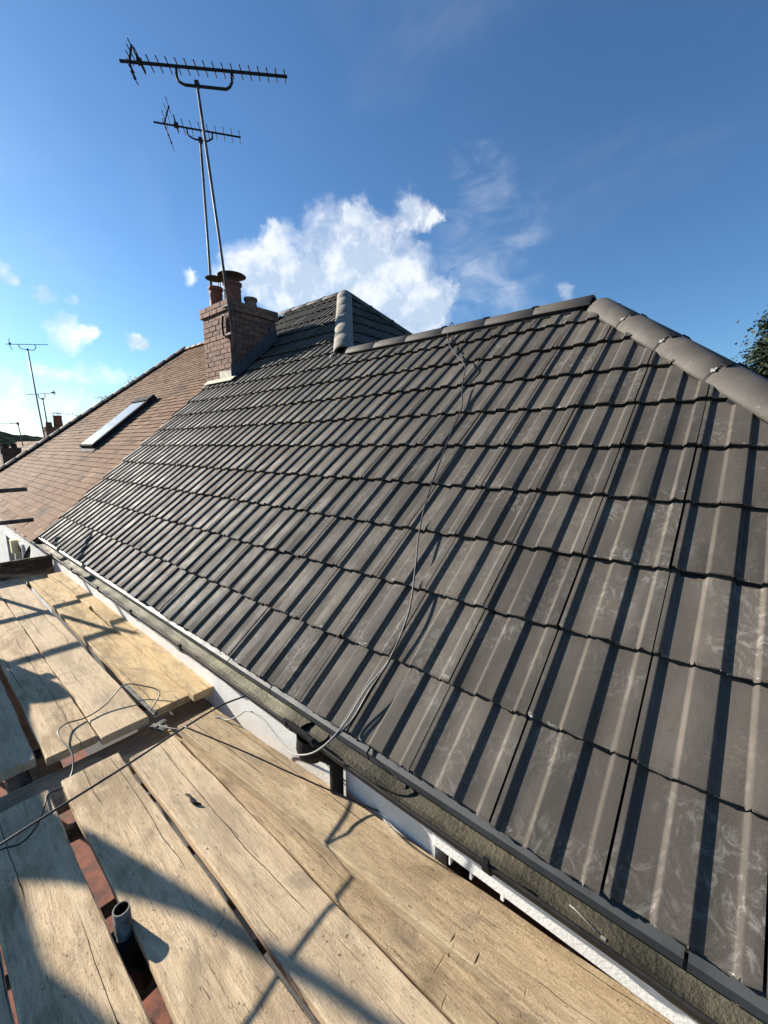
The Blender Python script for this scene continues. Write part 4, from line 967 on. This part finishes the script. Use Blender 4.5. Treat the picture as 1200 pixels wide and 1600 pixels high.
# ------------------------------------------------------------------ cables
def smooth_path(P, n=8):
    P = [Vector(p) for p in P]; out = []
    for k in range(len(P) - 1):
        p0, p1, p2, p3 = P[max(k - 1, 0)], P[k], P[k + 1], P[min(k + 2, len(P) - 1)]
        for q in range(n):
            t = q / n; out.append(0.5 * ((2 * p1) + (p2 - p0) * t + (2 * p0 - 5 * p1 + 4 * p2 - p3) * t * t + (3 * p1 - p0 - 3 * p2 + p3) * t ** 3))
    return out + [P[-1]]
def RP(u, s, n=0.012): return Vector((u, s * CP - n * SP, s * SP + n * CP))
def cable(P, r, m, label, smooth=True):
    b = MB(); b.tube(smooth_path(P) if smooth else P, r, 8); return tag(b.build('cable', M[m]), label, 'cable')
roofc = [Vector((-1.78, 2.66, 2.215)), Vector((-1.765, 2.59, 2.245)), Vector((-1.75, 2.50, 2.15)), RP(-1.60, 3.02), RP(-1.42, 2.80, .02), RP(-1.25, 2.60, .025), RP(-1.19, 2.42), RP(-1.12, 2.25), RP(-1.04, 2.065), RP(-1.00, 1.82), RP(-.945, 1.55), RP(-.885, 1.26), RP(-.80, .995), RP(-.70, .77), RP(-.606, .536), RP(-.577, .32), RP(-.585, .17, .02), Vector((-.595, .015, .035)), Vector((-.62, -.07, -.005)), Vector((-.70, -.10, -.085)), Vector((-.82, -.105, -.145)), Vector((-.95, -.075, -.165)), Vector((-1.11, -.05, -.158)), Vector((-1.24, -.05, -.175)), Vector((-1.38, -.02, -.28)), Vector((-1.47, -.04, -.34)), Vector((-1.55, -.06, -.350)), Vector((-1.60, -.14, -.385)), Vector((-1.69, -.22, -.395)), Vector((-1.79, -.262, -.40))]
cable(roofc[:19], .0042, 'cable_black', 'black cable running from the ridge down the dark tiles to the gutter')
cable([RP(-.577, .33, .010), RP(-.584, .26, .014), RP(-.602, .17, .022), Vector((-.615, .015, .035))] + roofc[18:], .0034, 'cable_grey', 'pale grey cable looping from the tiles over the gutter onto the boards')
cable([(-1.10, -1.35, -.12), (-1.165, -.857, -.104), (-1.196, -.657, -.105), (-1.218, -.525, -.103), (-1.24, -.369, -.096), (-1.27, -.18, -.10), (-1.30, -.06, -.13), (-1.33, .05, -.17)], .0042, 'cable_black', 'taut black cable stretched across the boards from the left edge to the gutter')
cable([(-1.245, -.345, -.094), (-1.0, -.205, -.175), (-.85, -.12, -.232), (-.66, -.012, -.30), (-.478, .088, -.358)], .0030, 'cable_black', 'thin black cable slanting down to the raised brown board')
cable([(-1.93, -.25, -.375), (-2.022, -.168, -.345), (-2.136, -.215, -.33), (-2.232, -.288, -.33), (-2.179, -.404, -.375), (-2.149, -.504, -.385), (-2.147, -.592, -.372), (-2.089, -.639, -.36), (-2.013, -.647, -.36), (-1.875, -.633, -.375), (-1.775, -.653, -.40), (-1.704, -.70, -.41), (-1.69, -.76, -.40), (-1.606, -.785, -.385), (-1.518, -.825, -.385), (-1.469, -.88, -.385), (-1.494, -.94, -.385), (-1.55, -1.1, -.40)], .0036, 'cable_black', 'thin dark cable looping over the ends of the far boards')
ctb = MB(); ctb.tube([(.228, .015, -.112), (.245, .012, -.110), (.315, -.012, -.108)], .0022, 6); ctb.box((.317, -.013, -.108), (.012, .008, .006), bev=.001)
tag(ctb.build('cable_tie', M['cable_grey']), 'short white cable tie lying in the silted gutter at the lower right', 'cable tie')
gg = MB(); gg.tube(smooth_path([(-1.235, -.372, -.398), (-1.20, -.366, -.392), (-1.165, -.372, -.393), (-1.125, -.352, -.396)], 5), [.002, .003, .004, .005, .005, .005, .005, .005, .005, .005, .006, .007, .006, .005, .004, .002], 7)
tag(gg.build('wood_splinter', M['black']), 'small dark curled scrap lying on the middle near board', 'scrap')

# ------------------------------------------------------------------ cypress tree beyond the right-hand hip
def cypress(loc, h, R, n, label):
    o = empty('cypress_tree', loc, label, 'tree'); base = Vector(loc); b = MB()
    b.tube([base, base + Vector((.05, 0, h * .5)), base + Vector((0, .05, h * .97))], [.22, .13, .03], 10)
    fol = MB(); rnd = random.Random(5)
    for q in range(100):                               # limbs, each with drooping sprays
        f = rnd.uniform(.12, .98); z = h * f; reach = R * (1.05 - .55 * f ** 2.2) * rnd.uniform(.55, 1.12); a = rnd.uniform(0, 2 * PI)
        d = Vector((math.cos(a), math.sin(a), 0)); p0 = base + Vector((0, 0, z)); p1 = p0 + d * reach * .6 + Vector((0, 0, .35)); p2 = p0 + d * reach + Vector((0, 0, .12))
        b.tube([p0, p1, p2], [.05, .03, .012], 5)
        for w in range(n):
            t = rnd.random() ** .6; c = p0.lerp(p1, min(1, t * 1.6)) if t < .6 else p1.lerp(p2, (t - .6) / .4)
            c = c + Vector((rnd.gauss(0, .17), rnd.gauss(0, .17), rnd.gauss(-.08, .16)))
            dirv = (d * rnd.uniform(.2, 1) + Vector((rnd.gauss(0, .5), rnd.gauss(0, .5), rnd.uniform(-1.0, .4)))).normalized()
            l = rnd.uniform(.07, .18); wd = rnd.uniform(.012, .028); sdv = dirv.cross(Vector((rnd.gauss(0, 1), rnd.gauss(0, 1), rnd.gauss(0, 1)))).normalized()
            t_ = min(1, max(0, rnd.gauss(.36, .28)))
            fol.quad(c - dirv * l * .5, c + sdv * wd, c + dirv * l * .5, c - sdv * wd, 0, t_)
            c2 = c + sdv * wd; d2 = (dirv + sdv * .9).normalized(); fol.quad(c2 - d2 * l * .25, c2 + dirv * wd * .6, c2 + d2 * l * .35, c2 - dirv * wd * .6, 0, t_)
    b.build('trunk', M['bark'], o); fol.build('crown', M['leaf'], o); return o
cypress((1.75, 13.2, GZ), 7.0, 2.7, 1250, 'dark feathery cypress tree rising behind the hip at the right edge')
# weeds on the hip of the brown roof
wd_ = MB(); rnd = random.Random(3)
for q in range(60):
    f = rnd.choice((.28, .30, .31, .44, .455, .59)); c = Vector((-10.62, 4.15, 3.60)) + hv * f + Vector((rnd.gauss(-.05, .08), rnd.gauss(0, .08), rnd.uniform(0, .06)))
    dv = Vector((rnd.gauss(0, .5), rnd.gauss(0, .5), 1)).normalized(); s = dv.cross(Vector((1, .3, 0))).normalized(); wd_.quad(c - dv * .028, c + s * .010, c + dv * .028, c - s * .010, 0, rnd.random())
tag(wd_.build('roof_weeds', M['leaf2']), 'small weeds growing along the hip of the brown roof', 'weeds', kind='stuff')
